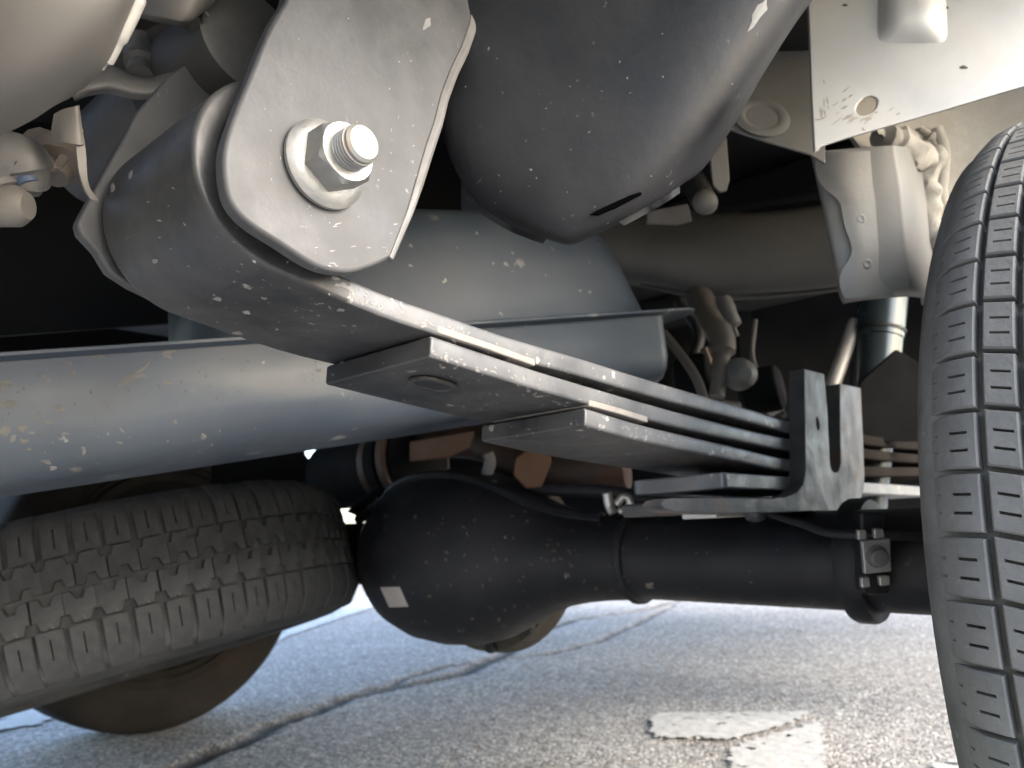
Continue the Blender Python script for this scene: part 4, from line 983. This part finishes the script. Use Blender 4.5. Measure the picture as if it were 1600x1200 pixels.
it = [(205, 590, 24, 6, -.3), (225, 574, 16, 3, -.7), (263, 597, 11, 3.5, 0), (264, 548, 11, 4, -.1), (262, 557, 8, 3, .1), (152, 555, 13, 3, .1), (104, 566, 10, 3, .2), (115, 583, 5, 6, .3), (74, 594, 9, 4, .8), (64, 586, 8, 2, 0), (10, 600, 9, 12, .6), (14, 631, 13, 7, .1), (75, 660, 8, 3, .1), (34, 669, 8, 7, 0), (8, 672, 9, 8, 0), (20, 685, 5, 8, .6), (37, 690, 8, 4, .3), (72, 721, 10, 4, .3), (82, 731, 6, 4, 0), (118, 733, 11, 4, .1), (190, 673, 6, 3, .8), (168, 633, 8, 2, .6), (95, 638, 9, 5, .2), (60, 648, 5, 5, 0), (340, 620, 4, 3, .3), (318, 682, 6, 4, .8), (273, 659, 4, 3, 0), (131, 706, 3, 5, 0), (50, 676, 5, 3, 0), (102, 677, 6, 2, 0), (130, 700, 4, 2, 0), (186, 692, 6, 2, .2), (102, 589, 8, 2, .2), (45, 702, 5, 2, 0)]
rng = random.Random(5)
it += [(rng.uniform(0, 420) ** 1, rng.uniform(560, 735), rng.uniform(1, 3), rng.uniform(.8, 2), rng.uniform(0, 3)) for _ in range(60)]
it += [(rng.gauss(497, 10), rng.gauss(585, 14), rng.uniform(1, 2), rng.uniform(.8, 1.6), 0) for _ in range(14)]
splashes(tl_, tk, it, 'mud', 'mud_splash', 2)
leaves = [o for o in spr.children if o.name.split('.')[0] == 'leaf']
it = [(rng.gauss(545, 16), rng.gauss(436, 8), rng.uniform(3, 9), rng.uniform(2, 4), rng.uniform(-.2, .9)) for _ in range(16)]
it += [(x, 440 + (x - 540) * .42 + rng.uniform(-4, 26), rng.uniform(1.5, 6), rng.uniform(1, 2.4), rng.uniform(0, 3)) for x in [rng.uniform(545, 720) for _ in range(42)]]
it += [(x, 440 + (x - 540) * .40 + rng.uniform(2, 22), rng.uniform(1, 4), rng.uniform(.8, 1.6), rng.uniform(0, 3)) for x in [rng.uniform(720, 1150) for _ in range(40)]]
it += [(rng.uniform(250, 640), 0, 0, 0, 0) for _ in range(0)]
it += [(rng.uniform(200, 560), rng.uniform(290, 520), rng.uniform(1, 4), rng.uniform(.7, 1.5), rng.uniform(0, 1)) for _ in range(30)]
it += [(242, 408, 5, 4, 0), (177, 293, 4, 8, .2), (205, 272, 3, 8, .2), (340, 466, 8, 3, .1), (412, 466, 6, 2, .2), (532, 484, 7, 3, .1)]
splashes(leaves[0], spr, it, 'chip', 'stone_chips', 3, .0003)
it = [(x, 560 + (x - 690) * .33 + rng.uniform(-8, 14), rng.uniform(1.5, 6), rng.uniform(1, 2.2), rng.uniform(0, 3)) for x in [rng.uniform(675, 1000) for _ in range(36)]]
it += [(rng.uniform(510, 900), rng.uniform(540, 640), rng.uniform(1, 4), rng.uniform(.7, 1.5), rng.uniform(0, 1)) for _ in range(36)]
splashes(leaves[1], spr, it, 'chip', 'stone_chips', 4, .0003)
it = [(x, 650 + (x - 915) * .28 + rng.uniform(-6, 12), rng.uniform(1, 5), rng.uniform(1, 2), rng.uniform(0, 3)) for x in [rng.uniform(918, 1180) for _ in range(30)]]
it += [(rng.uniform(760, 1000), rng.uniform(645, 700), rng.uniform(1, 3), rng.uniform(.7, 1.3), rng.uniform(0, 1)) for _ in range(16)]
splashes(leaves[2], spr, it, 'chip', 'stone_chips', 5, .0003)
op = kid(shk, 'outer_plate')
it = [(668, 36, 5, 9, .3), (664, 42, 3, 6, .5)] + [(rng.uniform(370, 730), rng.uniform(0, 420), rng.uniform(.8, 2.6), rng.uniform(.6, 1.4), rng.uniform(0, 3)) for _ in range(34)]
it += [(rng.uniform(440, 620), rng.uniform(335, 420), rng.uniform(1, 6), rng.uniform(.6, 1.4), rng.uniform(-.3, .3)) for _ in range(24)]
splashes(op, shk, it, 'chip', 'stone_chips', 6, .0002)
at0 = kid(axl, 'axle_tube')
it = [(rng.uniform(585, 1000), rng.uniform(790, 990), rng.uniform(1.5, 4.5), rng.uniform(1.2, 3.4), rng.uniform(0, 3)) for _ in range(70)] + [(rng.gauss(870, 16), rng.gauss(875, 14), rng.uniform(2, 5), rng.uniform(1, 3), .4) for _ in range(10)]
splashes(at0, axl, it, 'mud2', 'mud_splash', 7, .0006)
gsl = kid(gd, 'guard_shell')
it = [(rng.uniform(720, 1150), rng.uniform(20, 360), rng.uniform(.8, 2.2), rng.uniform(.6, 1.2), rng.uniform(0, 3)) for _ in range(22)]
splashes(gsl, gd, it, 'mud', 'stone_chips', 8, .0002)
splashes(gsl, gd, [(1186, 20, 30, 8, -1.05)], 'chip', 'scuff', 9, .0006)
pn = kid(ip, 'panel')
it = [(1506, 105, 7, 3, .1), (1320, 8, 5, 2, 0), (1480, 12, 2, 2, 0), (1430, 60, 2, 2, 0)] + []
splashes(pn, ip, it, 'mud2', 'mud_splash', 10, .0003)
MT['smudge'] = mat('pale_smudge', (.3, .27, .22), .8, 0, .3, 90, .2, 200)
it = [(rng.gauss(1340, 26), 190 - abs(rng.gauss(0, 26)), rng.uniform(3, 11), rng.uniform(.7, 2), rng.uniform(-.9, -.2)) for _ in range(22)] + [(rng.gauss(1290, 5), rng.gauss(175, 25), rng.uniform(3, 8), rng.uniform(.6, 1.6), 1.4) for _ in range(9)]
splashes(pn, ip, it, 'smudge', 'smudge', 11, .0002)
